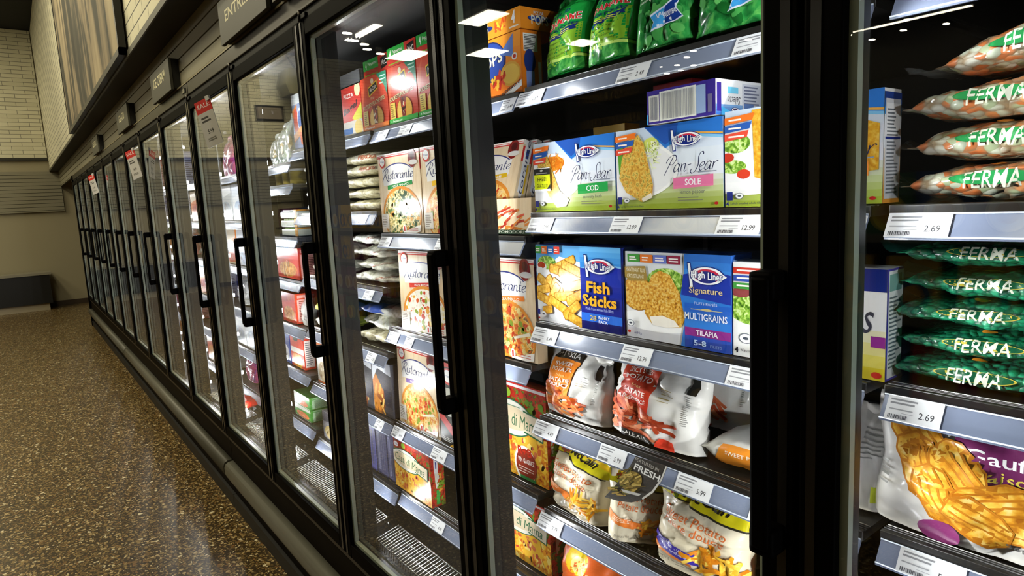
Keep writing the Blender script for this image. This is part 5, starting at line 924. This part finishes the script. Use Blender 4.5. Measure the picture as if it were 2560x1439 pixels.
for bay in range(-3, -13, -1):
    for i in range(6):
        ci, kind = PLAN.get(bay, [None]*6)[i] or (rr.randrange(7), rr.choice('KKB')) if bay in PLAN else (rr.randrange(7), rr.choice('KKB'))
        for j in range(2):
            cj = ci if j == 0 else rr.randrange(7); nm, c0, c1, c2 = PAL[cj]; x1 = (bay+1)*W-.03-.25*j; w = .22 if j == 0 else .24; z = deck(bay, i)
            lab = nm+(' carton' if kind == 'K' else ' bag')+(' at the near end' if j == 0 else ' second from the near end')+' of the '+SHN[i]+' shelf, '+DOORS[bay]+' door'
            hh = .19 if i else .24
            if kind == 'K':
                key = ('K', cj, hh)
                if key not in proto: proto[key] = snack('frozen_food_box', lab, 'box', x1-w, x1, z, hh, c0, c1, c2, '', seed=cj+i, dep=.12); proto[key].scale.x = 1; continue
            else:
                key = ('B', cj, hh)
                if key not in proto: proto[key] = bag('frozen_food_bag', lab, 'bag', x1-w/2, .28, z, w, hh*.95, .09, NM('bag_film_'+nm, [(.3, mix(c0, '#202020', .25)), (.5, c0), (.65, c1)], 22, rough=.2, bump=.5, bscale=40, coat=.5, dist=1), None, .06, 0, 0, seed=cj*3+i); continue
            c = copy_tree(proto[key]); c.location = (x1-w/2, proto[key].location.y, z+GAP); tag(c, lab)
# red lit bag low in the fourth door
pillow('frozen_bag', 'bright red bag on the floor of the fourth door, glowing at its left end', 'bag', -1.66, .137, .075, .2, .07, .06, M('#d8281c', .3, coat=.6), None, .1, 0, 0, seed=99)
# ================================================================== right hand bay: vegetables
r = [deck(2, i) for i in range(6)]
def ferma(w, dark, u=.36):
    a = Art(w, .1, .3); a.E(u, .52, .15, .105, '#c9b84a' if dark else '#2c8a4a', 24); a.E(u, .52, .142, .095, '#12583a' if dark else '#2f9a52', 24); a.T('FERMA', u, .5, .27, '#e8ecd8', .2, .008, .15); a.E(u, .86, .03, .03, '#e0902a', 10); a.E(u+.26, .5, .07, .08, '#b8d42a', 16); return a
for j in range(3):
    pillow('vegetable_bag', ('bottom', 'second', 'third')[j]+' pea and carrot bag in the right hand stack', 'bag', 1.68+.008*(j % 2), .318, r[1]+.0515*j, .30, .175, .0475, PEACAR, ferma(.3, False), .03*(-1)**j, 0, 0, 'pea and carrot bags', seed=20+j, bumps=.0035, flap=(.045, .012, FILM))
pillow('vegetable_bag', 'topmost pea and carrot bag, tilted on the right hand stack', 'bag', 1.72, .318, r[1]+.158, .30, .175, .05, PEACAR, ferma(.3, False), 0, -.12, 0, 'pea and carrot bags', seed=24, bumps=.0035, flap=(.05, .015, FILM))
for j in range(5):
    pillow('vegetable_bag', ('bottom', 'second', 'middle', 'fourth', 'topmost')[j]+' green pea bag in the right hand stack', 'bag', 1.672+.012*(j % 2)+.01*(j == 4), .318, r[2]+.0405*j, .31, .175, .0365, PEAS, ferma(.31, True), .03*(-1)**j, 0, 0, 'green pea bags', seed=30+j, bumps=.0045, flap=(.035, .012, FILMG))
a = Art(.27, .19, .33); a.P([(.36, .40), (1, .34), (1, .97), (.4, .97)], '#6f2a5a'); a.T('WAFFLE', .68, .84, .1, '#f0eef0', .5, .02); a.T('Gaufrettes', .72, .67, .1, '#f0eef0', .56, .01); a.T('assaisonnées', .68, .55, .07, '#f0dc5a', .52, .01)
WF = NM('waffle_fries', [(.3, '#a8641a'), (.45, '#d8962a'), (.58, '#e8b84a'), (.72, '#f0d488')], 60, rough=.3)
for (u, v, l, t) in ((.22, .72, .15, -.9), (.25, .5, .17, -1.15), (.42, .55, .14, -.8), (.34, .34, .15, -1.0), (.56, .36, .17, .3), (.74, .28, .17, .2), (.52, .22, .14, -.4), (.88, .36, .14, .5)):
    c, s = math.cos(t), math.sin(t)
    def Q(p, q): return (u+(p*l*c-q*.085*s), v+(p*l*s+q*.085*c)*1.42)
    a.P([Q(p*1.06, q*1.12) for p, q in ((-1, -.6), (-.6, -1), (.6, -1), (1, -.4), (.95, .6), (.5, 1), (-.6, .95), (-1, .4))], '#b87420')
    a.P([Q(p, q) for p, q in ((-1, -.6), (-.6, -1), (.6, -1), (1, -.4), (.95, .6), (.5, 1), (-.6, .95), (-1, .4))], WF)
    for i in (-.6, -.2, .2, .6): a.P([Q(-.85, i-.06), Q(.85, i-.06), Q(.85, i+.06), Q(-.85, i+.06)], '#b8741e')
a.E(.36, .07, .1, .08, '#7a2f62', 16); a.T('567 g', .7, .1, .04, '#5a5a5a', .14); a.lines(.04, .3, .12, .5, 4, '#9a9a96', 3, .3)
bag('fries_bag', 'white waffle fries bag with a purple title block, right edge of the picture', 'bag', 1.642, .255, r[3], .27, .19, .09, WBAG, a, .06, .02, 0, AG, seed=41, wr=.009)
bag('fries_bag', 'white bag with script print at the shelf end left of the waffle fries', 'bag', 1.472, .285, d3, .085, .165, .07, WBAG, Art(.085, .165, .33).lines(.6, .5, .95, .8, 7, '#8a8a86', 5, .3).R(.8, .1, 1, .25, '#b8c43a'), .05, 0, 0, AG, seed=44)
a = Art(.26, .2, .33); a.R(.0, .0, 1, .35, '#e0b81e'); a.P([(.1, .9), (.6, .9), (.6, .6), (.1, .6)], '#6f2a5a')
bag('fries_bag', 'yellow footed bag below the waffle fries at the lower right', 'bag', 1.69, .265, r[4], .26, .19, .09, WBAG, a, .08, 0, 0, AG, seed=47)
# ------------------------------------------------------------------ stand everything on the floor at z = 0
for o in list(SC.objects):
    if o.parent is None and o.type in ('MESH', 'EMPTY'): o.location.z += FZ
